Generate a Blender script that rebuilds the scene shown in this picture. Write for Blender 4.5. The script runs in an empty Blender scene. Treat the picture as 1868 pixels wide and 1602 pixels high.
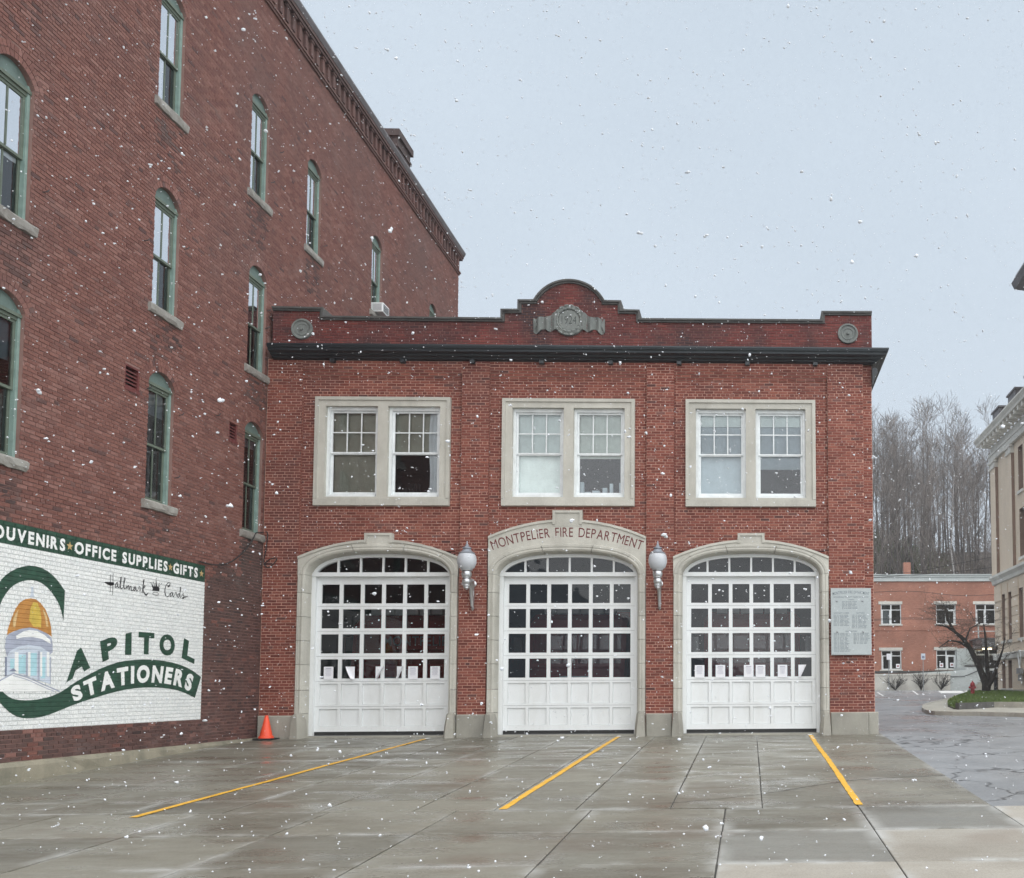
import bpy, bmesh, math, random
import numpy as np
from mathutils import Vector, Matrix

# ------------------------------------------------------------------ scene, camera, light
S = bpy.context.scene
COL = S.collection
rng = random.Random(7)
ZC = 1.03                                   # eye height above the foot of the station front
CAMY = -20.73
cd = bpy.data.cameras.new('camera'); cam = bpy.data.objects.new('camera', cd); COL.objects.link(cam)
pitch, yaw, roll = .0578, .0365, -.0053
fw = Vector((math.sin(yaw)*math.cos(pitch), math.cos(yaw)*math.cos(pitch), math.sin(pitch)))
rt = Vector((math.cos(yaw), -math.sin(yaw), 0)); up = rt.cross(fw)
r2 = math.cos(roll)*rt + math.sin(roll)*up; u2 = -math.sin(roll)*rt + math.cos(roll)*up
M = Matrix((r2, u2, -fw)).transposed().to_4x4(); M.translation = Vector((0, CAMY, ZC))
cam.matrix_world = M
cd.sensor_width = 36; cd.lens = 36*1700/1868
cd.shift_x = (934-1430.2255)/1868; cd.shift_y = (1156.88-801)/1868
cd.clip_start = .05; cd.clip_end = 2000
S.camera = cam

SUN_EL, SUN_AZ = math.radians(55), math.radians(218)     # high thin cloud, brightest behind the camera and a little right
wd = bpy.data.worlds.new('World'); S.world = wd; wd.use_nodes = True
nt = wd.node_tree; nt.nodes.clear()
sky = nt.nodes.new('ShaderNodeTexSky'); sky.sky_type = 'NISHITA'; sky.sun_disc = False
sky.sun_elevation = SUN_EL; sky.sun_rotation = math.radians(142)
sky.air_density = 1.2; sky.dust_density = 6; sky.ozone_density = 1.5
hs = nt.nodes.new('ShaderNodeHueSaturation'); hs.inputs['Saturation'].default_value = .25
mx = nt.nodes.new('ShaderNodeMix'); mx.data_type = 'RGBA'; mx.inputs[0].default_value = .88
mx.inputs[7].default_value = (3.72, 4.30, 4.92, 1)        # even overcast
bg = nt.nodes.new('ShaderNodeBackground'); bg.inputs['Strength'].default_value = .0655
wo = nt.nodes.new('ShaderNodeOutputWorld')
nt.links.new(sky.outputs[0], hs.inputs['Color']); nt.links.new(hs.outputs[0], mx.inputs[6])
tcw = nt.nodes.new('ShaderNodeTexCoord'); mpw = nt.nodes.new('ShaderNodeMapping'); mpw.inputs['Scale'].default_value = (1, 1, 2.2); nzw = nt.nodes.new('ShaderNodeTexNoise'); nzw.inputs['Scale'].default_value = 1.6; nzw.inputs['Detail'].default_value = 5; nzw.inputs['Roughness'].default_value = .5
crw = nt.nodes.new('ShaderNodeValToRGB'); crw.color_ramp.elements[0].position = .3; crw.color_ramp.elements[0].color = (.90, .91, .92, 1); crw.color_ramp.elements[1].position = .7; crw.color_ramp.elements[1].color = (1.0, 1.0, 1.0, 1)
mlw = nt.nodes.new('ShaderNodeMix'); mlw.data_type = 'RGBA'; mlw.blend_type = 'MULTIPLY'; mlw.inputs[0].default_value = 1
nt.links.new(tcw.outputs['Generated'], mpw.inputs[0]); nt.links.new(mpw.outputs[0], nzw.inputs['Vector']); nt.links.new(nzw.outputs[0], crw.inputs[0]); nt.links.new(mx.outputs[2], mlw.inputs[6]); nt.links.new(crw.outputs[0], mlw.inputs[7])
nt.links.new(mlw.outputs[2], bg.inputs[0]); nt.links.new(bg.outputs[0], wo.inputs[0])
sl = bpy.data.lights.new('sun', 'SUN'); sun = bpy.data.objects.new('sun', sl); COL.objects.link(sun)
sl.energy = 1.5; sl.angle = math.radians(125); sl.color = (1, .975, .94)
sun.rotation_euler = (math.radians(90)-SUN_EL, 0, math.radians(38))
S.view_settings.view_transform = 'Standard'; S.view_settings.look = 'None'
S.view_settings.gamma = 1; S.view_settings.use_curve_mapping = False
S.view_settings.exposure = 1.48
S.render.engine = 'CYCLES'
S.cycles.max_bounces = 6; S.cycles.transparent_max_bounces = 12; S.cycles.glossy_bounces = 4
S.cycles.use_denoising = True

# ------------------------------------------------------------------ materials
def nmat(name):
    m = bpy.data.materials.new(name); m.use_nodes = True
    t = m.node_tree; b = t.nodes['Principled BSDF']
    return m, t, b
def N(t, typ, **kw):
    n = t.nodes.new(typ)
    for k, v in kw.items():
        if k in n.inputs: n.inputs[k].default_value = v
        else: setattr(n, k, v)
    return n
def noise(t, scale, detail=4, rough=.6, vec=None, stretch=None):
    n = N(t, 'ShaderNodeTexNoise'); n.inputs['Scale'].default_value = scale
    n.inputs['Detail'].default_value = detail; n.inputs['Roughness'].default_value = rough
    g = t.nodes.new('ShaderNodeNewGeometry')
    src = g.outputs['Position']
    if stretch:
        mp = N(t, 'ShaderNodeMapping'); mp.inputs['Scale'].default_value = stretch
        t.links.new(src, mp.inputs[0]); src = mp.outputs[0]
    t.links.new(src, n.inputs['Vector'])
    return n.outputs[0]
def ramp(t, fac, stops):
    r = t.nodes.new('ShaderNodeValToRGB'); e = r.color_ramp.elements
    while len(e) < len(stops): e.new(.5)
    for i, (p, c) in enumerate(stops):
        e[i].position = p; e[i].color = (*c, 1) if len(c) == 3 else c
    t.links.new(fac, r.inputs[0]); return r.outputs[0]
def mixc(t, fac, a, b, mode='MIX'):
    m = t.nodes.new('ShaderNodeMix'); m.data_type = 'RGBA'; m.blend_type = mode
    for s, i in ((fac, 0), (a, 6), (b, 7)):
        if hasattr(s, 'links') or hasattr(s, 'is_linked'): t.links.new(s, m.inputs[i])
        elif i == 0: m.inputs[0].default_value = s
        else: m.inputs[i].default_value = (*s, 1)
    return m.outputs[2]
def bump(t, b, h, strength=.3, dist=.01):
    n = N(t, 'ShaderNodeBump'); n.inputs['Strength'].default_value = strength; n.inputs['Distance'].default_value = dist
    t.links.new(h, n.inputs['Height']); t.links.new(n.outputs[0], b.inputs['Normal'])
def g3(v): return (v, v, v)
def simple(name, c, rough=.6, metal=0, var=.15, vs=3., bs=60, bst=.15, spec=.5, stretch=None):
    m, t, b = nmat(name)
    n1 = noise(t, vs, 5, .65, stretch=stretch)
    f = ramp(t, n1, [(.3, g3(1-var)), (.7, g3(1+var*.6))])
    col = mixc(t, 1.0, c, f, 'MULTIPLY')
    t.links.new(col, b.inputs['Base Color'])
    b.inputs['Roughness'].default_value = rough; b.inputs['Metallic'].default_value = metal
    b.inputs['Specular IOR Level'].default_value = spec
    if bst: bump(t, b, noise(t, bs, 3), bst, .004)
    return m
def rnd_id(t):
    oi = t.nodes.new('ShaderNodeObjectInfo'); g = t.nodes.new('ShaderNodeNewGeometry')
    a = N(t, 'ShaderNodeMath', operation='ADD'); f = N(t, 'ShaderNodeMath', operation='FRACT')
    t.links.new(oi.outputs['Random'], a.inputs[0]); t.links.new(g.outputs['Random Per Island'], a.inputs[1])
    t.links.new(a.outputs[0], f.inputs[0]); return f.outputs[0]
def brickmat(name, stops, stain, st_lo=.5, st_hi=.72, rough=.85, pale=None, sc=.55):
    m, t, b = nmat(name)
    c = ramp(t, rnd_id(t), stops)
    sp = ramp(t, noise(t, 45, 4, .7), [(.3, g3(.66)), (.7, g3(1.22))])
    c = mixc(t, 1.0, c, sp, 'MULTIPLY')
    f = ramp(t, noise(t, sc, 6, .62, stretch=(1, 1, .55)), [(st_lo, g3(0)), (st_hi, g3(1))])
    c = mixc(t, f, c, stain)
    if pale:
        f2 = ramp(t, noise(t, sc*1.9+.3, 7, .7, stretch=(1, 1, 1.6)), [(.55, g3(0)), (.8, g3(.75))])
        c = mixc(t, f2, c, pale)
    t.links.new(c, b.inputs['Base Color']); b.inputs['Roughness'].default_value = rough
    bump(t, b, noise(t, 120, 3), .25, .004)
    return m
def brickflat(name, c1, c2, cm, L=.21, H=.065):
    m, t, b = nmat(name)
    g = t.nodes.new('ShaderNodeNewGeometry'); sx = t.nodes.new('ShaderNodeSeparateXYZ'); cx = t.nodes.new('ShaderNodeCombineXYZ')
    t.links.new(g.outputs['Position'], sx.inputs[0])
    ad = N(t, 'ShaderNodeMath', operation='ADD'); t.links.new(sx.outputs[0], ad.inputs[0]); t.links.new(sx.outputs[1], ad.inputs[1])
    t.links.new(ad.outputs[0], cx.inputs[0]); t.links.new(sx.outputs[2], cx.inputs[1])
    br = t.nodes.new('ShaderNodeTexBrick'); t.links.new(cx.outputs[0], br.inputs['Vector'])
    br.inputs['Color1'].default_value = (*c1, 1); br.inputs['Color2'].default_value = (*c2, 1); br.inputs['Mortar'].default_value = (*cm, 1)
    br.inputs['Scale'].default_value = 1; br.inputs['Brick Width'].default_value = L; br.inputs['Row Height'].default_value = H; br.inputs['Mortar Size'].default_value = .006
    f = ramp(t, noise(t, .5, 6), [(.35, g3(.75)), (.7, g3(1.12))])
    c = mixc(t, 1.0, br.outputs[0], f, 'MULTIPLY'); t.links.new(c, b.inputs['Base Color'])
    b.inputs['Roughness'].default_value = .9
    bump(t, b, br.outputs[1], -.3, .006)
    return m
def stone(name, c, c2, rough=.8, sc=2.2, b1=.3):
    m, t, b = nmat(name)
    c0 = mixc(t, ramp(t, noise(t, sc, 6, .65, stretch=(1, 1, .6)), [(.4, g3(0)), (.72, g3(1))]), c, c2)
    sp = ramp(t, noise(t, 70, 4, .7), [(.3, g3(.84)), (.7, g3(1.1))])
    oi = t.nodes.new('ShaderNodeObjectInfo')
    tn = ramp(t, oi.outputs['Random'], [(0, g3(.9)), (1, g3(1.06))])
    c0 = mixc(t, 1.0, mixc(t, 1.0, c0, sp, 'MULTIPLY'), tn, 'MULTIPLY')
    t.links.new(c0, b.inputs['Base Color']); b.inputs['Roughness'].default_value = rough
    bump(t, b, noise(t, 50, 5, .7), b1, .006)
    return m
def glassmat(name, tint=.75, ior=1.55, rough=.01, refl=1.0):
    m, t, b = nmat(name); t.nodes.remove(b)
    o = t.nodes['Material Output']
    fr = N(t, 'ShaderNodeFresnel'); fr.inputs['IOR'].default_value = ior
    tr = N(t, 'ShaderNodeBsdfTransparent'); tr.inputs[0].default_value = (tint*.96, tint, tint, 1)
    gl = N(t, 'ShaderNodeBsdfGlossy'); gl.inputs['Roughness'].default_value = rough; gl.inputs[0].default_value = (.95*refl, .97*refl, refl, 1)
    mxs = t.nodes.new('ShaderNodeMixShader')
    bp = N(t, 'ShaderNodeBump'); bp.inputs['Strength'].default_value = .08; bp.inputs['Distance'].default_value = .02
    t.links.new(noise(t, 2.5, 1), bp.inputs['Height']); t.links.new(bp.outputs[0], gl.inputs['Normal'])
    t.links.new(fr.outputs[0], mxs.inputs[0]); t.links.new(tr.outputs[0], mxs.inputs[1]); t.links.new(gl.outputs[0], mxs.inputs[2])
    t.links.new(mxs.outputs[0], o.inputs[0]); return m

MT = {}
MT['brick'] = brickmat('red_brick', [(0, (.135, .034, .024)), (.3, (.19, .050, .035)), (.7, (.235, .067, .046)), (.9, (.28, .093, .063)), (.97, (.19, .08, .066)), (1, (.075, .028, .026))], (.105, .034, .029), .50, .78)
MT['brick_dark'] = brickmat('weathered_red_brick', [(0, (.12, .024, .022)), (.5, (.16, .034, .029)), (.9, (.2, .05, .04)), (1, (.075, .022, .024))], (.045, .024, .026), .43, .64, sc=.9)
MT['brick_old'] = brickmat('old_brown_brick', [(0, (.15, .059, .047)), (.35, (.19, .078, .061)), (.75, (.222, .096, .075)), (.92, (.26, .128, .105)), (1, (.085, .042, .039))], (.14, .082, .073), .48, .8, pale=(.25, .155, .137), sc=.32)
MT['brick_soot'] = brickmat('sooty_brick', [(0, (.085, .042, .037)), (.4, (.115, .056, .048)), (.8, (.15, .074, .062)), (1, (.05, .03, .029))], (.075, .056, .05), .45, .8, pale=(.2, .15, .14), sc=.5)
MT['brick_paint'] = brickmat('white_painted_brick', [(0, (.80, .82, .81)), (1, (.88, .89, .87))], (.70, .72, .71), .55, .8, rough=.6)
MT['mortar'] = simple('pink_mortar', (.51, .30, .235), .95, 0, .3, 1.2)
MT['mortar_dark'] = simple('sooty_mortar', (.2, .1, .085), .95, 0, .35, 1.2)
MT['mortar_old'] = simple('old_mortar', (.265, .155, .132), .95, 0, .35, .8)
MT['mortar_white'] = simple('painted_mortar', (.62, .64, .63), .8, 0, .15, 1)
MT['side_brick'] = brickflat('side_brick', (.2, .05, .035), (.25, .07, .045), (.38, .22, .17))
MT['far_brick'] = brickflat('orange_brick', (.31, .125, .08), (.38, .165, .11), (.40, .24, .19))
MT['lime'] = stone('limestone_trim', (.53, .515, .455), (.41, .395, .345))
MT['base'] = stone('base_granite', (.36, .345, .295), (.24, .23, .2), sc=1.6)
MT['coping'] = stone('coping_stone', (.10, .098, .092), (.055, .053, .052), sc=3)
MT['relief'] = stone('carved_grey_stone', (.2, .215, .2), (.12, .13, .125), sc=5)
MT['found'] = stone('foundation_concrete', (.31, .28, .21), (.13, .13, .10), sc=1.3, b1=.7)
MT['sill'] = stone('granite_sill', (.33, .32, .29), (.22, .2, .18), sc=6, b1=.8)
MT['black'] = simple('black_cornice_metal', (.020, .026, .031), .38, 0, .4, 2.5, spec=.5, stretch=(.4, 1, 3))
m, t, b = nmat('white_door_paint')
c0 = mixc(t, ramp(t, noise(t, 2.2, 6, .7, stretch=(1, 1, .35)), [(.45, g3(0)), (.75, g3(.55))]), (.74, .76, .76), (.60, .60, .57))
c0 = mixc(t, ramp(t, noise(t, 9, 5, .7), [(.62, g3(0)), (.8, g3(.5))]), c0, (.5, .49, .45))
t.links.new(c0, b.inputs['Base Color']); b.inputs['Roughness'].default_value = .45; bump(t, b, noise(t, 40, 3), .08, .004); MT['white'] = m
MT['white2'] = simple('white_window_paint', (.74, .77, .77), .5, 0, .14, 5, bst=.1)
MT['seam'] = simple('door_seam', (.25, .26, .26), .7)
MT['glass'] = glassmat('window_glass', .88, 1.75)
MT['glass_door'] = glassmat('door_glass', .6, 1.5)
MT['glass_old'] = glassmat('storm_glass', .9, 1.9)
MT['glass_sky'] = glassmat('sky_mirror_glass', .9, 22)  # reflectance overdriven so chosen panes read as bright reflected sky
MT['dark'] = simple('dark_interior', (.025, .025, .027), .9)
MT['garage_wall'] = simple('grey_garage_wall', (.10, .115, .13), .7)
MT['chimney'] = simple('dark_chimney_brick', (.07, .05, .047), .9, 0, .4, 6)
MT['floor_in'] = simple('garage_floor', (.12, .12, .12), .6)
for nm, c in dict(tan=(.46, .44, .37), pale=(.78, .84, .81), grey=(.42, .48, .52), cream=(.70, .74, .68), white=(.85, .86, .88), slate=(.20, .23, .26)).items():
    MT['blind_'+nm] = simple(nm+'_blind_cloth', c, .9, 0, .12, 4, bst=.05)  # the white and grey cloths also imitate sky reflected in panes
MT['teal'] = simple('teal_window_paint', (.23, .325, .29), .55, 0, .2, 6, bst=.1)
MT['teal_shaded'] = simple('shaded_teal_paint', (.13, .185, .165), .6, 0, .2, 6, bst=.1)  # teal darkened to put the recess shade into the arch panels
MT['olive'] = simple('olive_window_paint', (.12, .15, .115), .6, 0, .2, 6, bst=.1)
MT['silver'] = simple('silver_paint', (.55, .56, .57), .32, .85, .1, 8, bst=.05)
MT['globe'] = simple('frosted_globe', (.50, .52, .55), .35, 0, .06, 4, bst=.03)
MT['cap'] = simple('grey_lamp_cap', (.30, .32, .36), .4, .3, .1, 5)
MT['plaque'] = stone('polished_grey_granite', (.42, .46, .46), (.37, .41, .415), rough=.35, b1=.05)
MT['engrave'] = simple('engraved_letters', (.14, .165, .185), .8)
MT['carve_red'] = simple('dark_red_letter_paint', (.13, .018, .02), .7)
MT['carve_dark'] = simple('carved_shadow_letters', (.055, .062, .058), .85)
MT['green'] = simple('dark_green_sign_paint', (.022, .072, .045), .6, 0, .4, 7)
MT['sign_white'] = simple('white_sign_paint', (.86, .87, .85), .6, 0, .1, 3)
MT['sign_black'] = simple('black_sign_paint', (.02, .02, .024), .6)
MT['gold1'] = simple('amber_sign_paint', (.50, .235, .06), .6, 0, .2, 6)
MT['gold2'] = simple('yellow_sign_paint', (.62, .45, .085), .6, 0, .25, 8)
MT['gold3'] = simple('pale_gold_sign_paint', (.68, .50, .25), .6, 0, .15, 8)
MT['blu1'] = simple('lilac_grey_sign_paint', (.40, .43, .52), .6, 0, .15, 6)
MT['blu2'] = simple('pale_blue_sign_paint', (.60, .66, .74), .6, 0, .1, 6)
MT['blu3'] = simple('aqua_sign_paint', (.42, .66, .72), .6, 0, .15, 6)
MT['blu4'] = simple('slate_sign_paint', (.22, .25, .33), .6, 0, .1, 6)
MT['star'] = simple('tan_star_paint', (.5, .36, .16), .6)
MT['yellow'] = simple('yellow_line_paint', (.72, .40, .035), .55, 0, .25, 9, bst=.2)
MT['line_white'] = simple('white_line_paint', (.66, .66, .64), .6, 0, .2, 9)
MT['orange'] = simple('orange_cone_plastic', (.85, .09, .035), .45, 0, .1, 6)
MT['rubber'] = simple('black_rubber', (.02, .02, .02), .7)
MT['cable'] = simple('black_cable', (.025, .022, .022), .6)
MT['paper'] = simple('white_paper', (.80, .80, .83), .8, 0, .04, 20, bst=.02)
MT['print'] = simple('grey_print', (.45, .45, .52), .8)
MT['vent'] = simple('dark_red_vent_paint', (.14, .035, .032), .6)
MT['hydrant'] = simple('red_hydrant_paint', (.26, .02, .025), .4)
MT['buff'] = stone('buff_stone', (.66, .55, .43), (.58, .48, .37), sc=.9, b1=.15)
MT['buff_trim'] = stone('pale_trim_stone', (.66, .64, .58), (.52, .50, .46), sc=1.2, b1=.15)
MT['brownrev'] = simple('brown_reveal', (.23, .16, .125), .8)
MT['winframe'] = simple('white_vinyl', (.72, .74, .74), .4)
MT['dkcornice'] = simple('slate_eave', (.14, .13, .135), .6, 0, .3, 2)
MT['conc_white'] = stone('painted_concrete', (.52, .56, .55), (.45, .48, .47), sc=1)
MT['bark'] = simple('wet_dark_bark', (.035, .03, .026), .85, 0, .35, 8, bs=25, bst=.6)
MT['twig'] = simple('brown_twigs', (.085, .07, .058), .9, 0, .3, 3)
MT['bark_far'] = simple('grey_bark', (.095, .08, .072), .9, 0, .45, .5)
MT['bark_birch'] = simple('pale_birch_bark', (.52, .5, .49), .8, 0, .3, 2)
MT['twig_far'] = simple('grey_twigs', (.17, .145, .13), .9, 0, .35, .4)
MT['under'] = simple('brown_undergrowth', (.12, .09, .06), .9, 0, .5, .35)
MT['under_g'] = simple('dull_green_undergrowth', (.115, .125, .06), .9, 0, .4, .35)
MT['hill'] = simple('leaf_litter_hill', (.085, .068, .055), .95, 0, .4, .3)
MT['soil'] = simple('lawn_soil', (.05, .06, .025), .95, 0, .4, 2)
MT['grass'] = simple('spring_grass', (.10, .15, .036), .7, 0, .35, 1.5, bst=0)
MT['truck'] = simple('fire_red_paint', (.26, .012, .014), .25)
MT['chrome'] = simple('chrome', (.6, .6, .6), .2, .9)
MT['shade_metal'] = simple('grey_metal', (.3, .31, .32), .45, .6)
MT['dkpost'] = simple('dark_grey_metal', (.06, .06, .065), .5, .3)
MT['snow'] = simple('snowflake', (.69, .71, .735), .8, 0, .03, 5, bst=0)
m, t, b = nmat('lit_tube'); b.inputs['Emission Color'].default_value = (1, .85, .5, 1); b.inputs['Emission Strength'].default_value = 2.2; MT['lamp_on'] = m

# wet concrete: each slab its own tone, shallow damp patches, scuffed pale edges
def concrete(name, c, c_wet, c_dry, wet=.5, c_pale=(.42, .42, .40)):
    m, t, b = nmat(name)
    oi = t.nodes.new('ShaderNodeObjectInfo')
    tone = ramp(t, oi.outputs['Random'], [(0, g3(.8)), (1, g3(1.14))])
    big = noise(t, .42, 5, .6, stretch=(1, 1.5, 1))
    wetf = ramp(t, big, [(.46, g3(0)), (.66, g3(1))])
    c0 = mixc(t, wetf, c, c_wet)
    drag = ramp(t, noise(t, 1.3, 6, .7, stretch=(.7, 5, 1)), [(.52, g3(0)), (.78, g3(.55))])
    c0 = mixc(t, drag, c0, c_dry)
    c0 = mixc(t, 1.0, c0, tone, 'MULTIPLY')
    sp = ramp(t, noise(t, 55, 5, .75), [(.25, g3(.68)), (.75, g3(1.24))])
    c0 = mixc(t, 1.0, c0, sp, 'MULTIPLY')
    tc = t.nodes.new('ShaderNodeTexCoord'); sx = t.nodes.new('ShaderNodeSeparateXYZ'); t.links.new(tc.outputs['Generated'], sx.inputs[0]); ds = []
    for ax in (0, 1):
        a = N(t, 'ShaderNodeMath', operation='SUBTRACT'); a.inputs[1].default_value = .5; t.links.new(sx.outputs[ax], a.inputs[0])
        q = N(t, 'ShaderNodeMath', operation='ABSOLUTE'); t.links.new(a.outputs[0], q.inputs[0]); ds.append(q)
    mxn = N(t, 'ShaderNodeMath', operation='MAXIMUM'); t.links.new(ds[0].outputs[0], mxn.inputs[0]); t.links.new(ds[1].outputs[0], mxn.inputs[1])
    ed = ramp(t, mxn.outputs[0], [(.40, g3(0)), (.495, g3(1))])
    em = mixc(t, 1.0, ed, ramp(t, noise(t, 1.1, 6, .65), [(.47, g3(0)), (.62, g3(.9))]), 'MULTIPLY')
    c0 = mixc(t, em, c0, c_pale)
    rust = ramp(t, noise(t, .75, 4, .5), [(.57, g3(0)), (.7, g3(.5))])
    c0 = mixc(t, rust, c0, mixc(t, .5, c_wet, (.15, .105, .08)))
    t.links.new(c0, b.inputs['Base Color'])
    rr = ramp(t, noise(t, .9, 6, .65, stretch=(1, 2.5, 1)), [(.36, g3(wet)), (.66, g3(.62))])
    t.links.new(rr, b.inputs['Roughness']); b.inputs['Specular IOR Level'].default_value = .45
    bump(t, b, noise(t, 30, 6, .7), .25, .006)
    return m
MT['slab'] = concrete('damp_concrete', (.20, .19, .155), (.132, .12, .093), (.26, .25, .218), .17, (.34, .34, .32))
MT['slab_dry'] = concrete('dry_concrete', (.34, .315, .27), (.26, .235, .195), (.40, .385, .35), .7)
MT['slab_mid'] = concrete('half_dry_concrete', (.225, .22, .195), (.15, .14, .118), (.29, .285, .26), .3, (.36, .36, .34))
MT['joint'] = simple('slab_joint', (.06, .057, .05), .8)
m, t, b = nmat('wet_asphalt')
vo = t.nodes.new('ShaderNodeTexVoronoi'); vo.feature = 'DISTANCE_TO_EDGE'; vo.inputs['Scale'].default_value = .55
g = t.nodes.new('ShaderNodeNewGeometry'); nz = t.nodes.new('ShaderNodeTexNoise'); nz.inputs['Scale'].default_value = 1.6; nz.inputs['Detail'].default_value = 5
t.links.new(g.outputs['Position'], nz.inputs['Vector'])
va = N(t, 'ShaderNodeVectorMath', operation='ADD'); vs = N(t, 'ShaderNodeVectorMath', operation='SCALE'); vs.inputs['Scale'].default_value = .9
t.links.new(nz.outputs[1], vs.inputs[0]); t.links.new(vs.outputs[0], va.inputs[0]); t.links.new(g.outputs['Position'], va.inputs[1]); t.links.new(va.outputs[0], vo.inputs['Vector'])
ck = ramp(t, vo.outputs[0], [(.0, g3(1)), (.02, g3(0))])
msk = ramp(t, noise(t, .3, 3), [(.40, g3(0)), (.5, g3(1))])
ckm = mixc(t, 1.0, ck, msk, 'MULTIPLY')
c0 = mixc(t, ramp(t, noise(t, .6, 6, .65), [(.4, g3(0)), (.65, g3(1))]), (.20, .208, .216), (.27, .279, .288))
c0 = mixc(t, 1.0, c0, ramp(t, noise(t, 80, 4, .8), [(.3, g3(.86)), (.7, g3(1.12))]), 'MULTIPLY')
c0 = mixc(t, ckm, c0, (.02, .02, .021)); t.links.new(c0, b.inputs['Base Color'])
t.links.new(ramp(t, noise(t, .45, 5, .55), [(.40, g3(.26)), (.66, g3(.55))]), b.inputs['Roughness'])
bump(t, b, noise(t, 45, 5, .7), .12, .004); b.inputs['Specular IOR Level'].default_value = .7; MT['asphalt'] = m

# ------------------------------------------------------------------ mesh and object helpers
def wloc(o):
    v = Vector((0, 0, 0))
    while o is not None: v = v + o.location; o = o.parent
    return v
class MB:
    def __init__(s): s.v = []; s.f = []
    def add(s, vs, fs):
        k = len(s.v); s.v += [tuple(p) for p in vs]; s.f += [tuple(i+k for i in f) for f in fs]; return s
    def box(s, x0, x1, y0, y1, z0, z1):
        return s.add([(x0,y0,z0),(x1,y0,z0),(x1,y1,z0),(x0,y1,z0),(x0,y0,z1),(x1,y0,z1),(x1,y1,z1),(x0,y1,z1)],
                     [(0,3,2,1),(4,5,6,7),(0,1,5,4),(1,2,6,5),(2,3,7,6),(3,0,4,7)])
    def cbox(s, x0, x1, y0, y1, z0, z1, c=.01):       # chamfered on the four vertical and front edges (front = -y)
        return s.frustum([(x0,z0),(x1,z0),(x1,z1),(x0,z1)], [(x0+c,z0+c),(x1-c,z0+c),(x1-c,z1-c),(x0+c,z1-c)], y1, y0+c, y0)
    def frustum(s, a, b_, y1, ym, y0):
        n = len(a); vs = [(p[0], y1, p[1]) for p in a]+[(p[0], ym, p[1]) for p in a]+[(p[0], y0, p[1]) for p in b_]
        fs = [tuple(range(2*n, 3*n)), tuple(range(n-1, -1, -1))]
        for r in (0, n):
            for i in range(n):
                j = (i+1) % n; fs.append((r+i, r+j, r+n+j, r+n+i))
        return s.add(vs, fs)
    def prism(s, poly, y0, y1, plane='y'):            # poly in (a,z); y0 front, y1 back
        n = len(poly)
        P = (lambda a, d, z: (a, d, z)) if plane == 'y' else (lambda a, d, z: (d, a, z)) if plane == 'x' else (lambda a, d, z: (a, z, d))
        vs = [P(a, y0, z) for a, z in poly]+[P(a, y1, z) for a, z in poly]
        fs = [tuple(range(n)), tuple(range(2*n-1, n-1, -1))]+[(i, n+i, n+(i+1) % n, (i+1) % n) for i in range(n)]
        return s.add(vs, fs)
    def strip(s, rows, close=False):                  # grid of points rows x cols
        n = len(rows[0]); vs = [p for r in rows for p in r]; fs = []
        for i in range(len(rows)-1):
            for j in range(n if close else n-1):
                k = (j+1) % n; fs.append((i*n+j, i*n+k, (i+1)*n+k, (i+1)*n+j))
        return s.add(vs, fs)
    def tube(s, pts, rad, n=8, cap=True):
        pts = [Vector(p) for p in pts]; rows = []
        if not hasattr(rad, '__len__'): rad = [rad]*len(pts)
        ref = None
        for i, p in enumerate(pts):
            d = (pts[min(i+1, len(pts)-1)]-pts[max(i-1, 0)]).normalized()
            if ref is None: ref = Vector((0, 0, 1)) if abs(d.z) < .9 else Vector((1, 0, 0))
            a = d.cross(ref).normalized(); b_ = d.cross(a).normalized(); ref = -b_ if False else a.cross(d)
            rows.append([p+rad[i]*(math.cos(2*math.pi*k/n)*a+math.sin(2*math.pi*k/n)*b_) for k in range(n)])
        k0 = len(s.v); s.strip(rows, True)
        if cap: s.f.append(tuple(range(k0, k0+n))); s.f.append(tuple(range(k0+(len(pts)-1)*n+n-1, k0+(len(pts)-1)*n-1, -1)))
        return s
    def lathe(s, prof, c=(0, 0, 0), n=20, axis='z', arc=None):
        rows = []
        for r, h in prof:
            row = []
            for k in range(n):
                a = 2*math.pi*k/n
                if axis == 'z': row.append((c[0]+r*math.cos(a), c[1]+r*math.sin(a), c[2]+h))
                else: row.append((c[0]+r*math.cos(a), c[1]+h, c[2]+r*math.sin(a)))
            rows.append(row)
        return s.strip(rows, True)
    def build(s, name, mat, parent=None, smooth=False, kind=None, label=None):
        o = None
        w = wloc(parent) if parent else Vector((0, 0, 0))
        me = bpy.data.meshes.new(name)
        arr = np.array(s.v, dtype=float)-np.array(w)
        me.from_pydata(arr.tolist(), [], s.f); me.update()
        bm = bmesh.new(); bm.from_mesh(me); bmesh.ops.recalc_face_normals(bm, faces=bm.faces); bm.to_mesh(me); bm.free()
        me.materials.append(MT[mat] if isinstance(mat, str) else mat)
        if smooth:
            me.polygons.foreach_set('use_smooth', [True]*len(me.polygons))
            try: me.set_sharp_from_angle(angle=math.radians(42))
            except Exception: pass
        o = bpy.data.objects.new(name, me); COL.objects.link(o)
        if parent: o.parent = parent
        if kind: o['kind'] = kind
        if label: o['label'] = label
        return o
def tag(o, label, cat, group=None):
    o['label'] = label; o['category'] = cat
    if group: o['group'] = group
    return o
def thing(name, label, cat, loc=(0, 0, 0), group=None):
    o = bpy.data.objects.new(name, None); COL.objects.link(o); o.location = loc; o.empty_display_size = .3
    return tag(o, label, cat, group)
def empty_part(name, parent, label=None):
    o = bpy.data.objects.new(name, None); COL.objects.link(o); o.parent = parent; o.empty_display_size = .1
    if label: o['label'] = label
    return o
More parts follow.
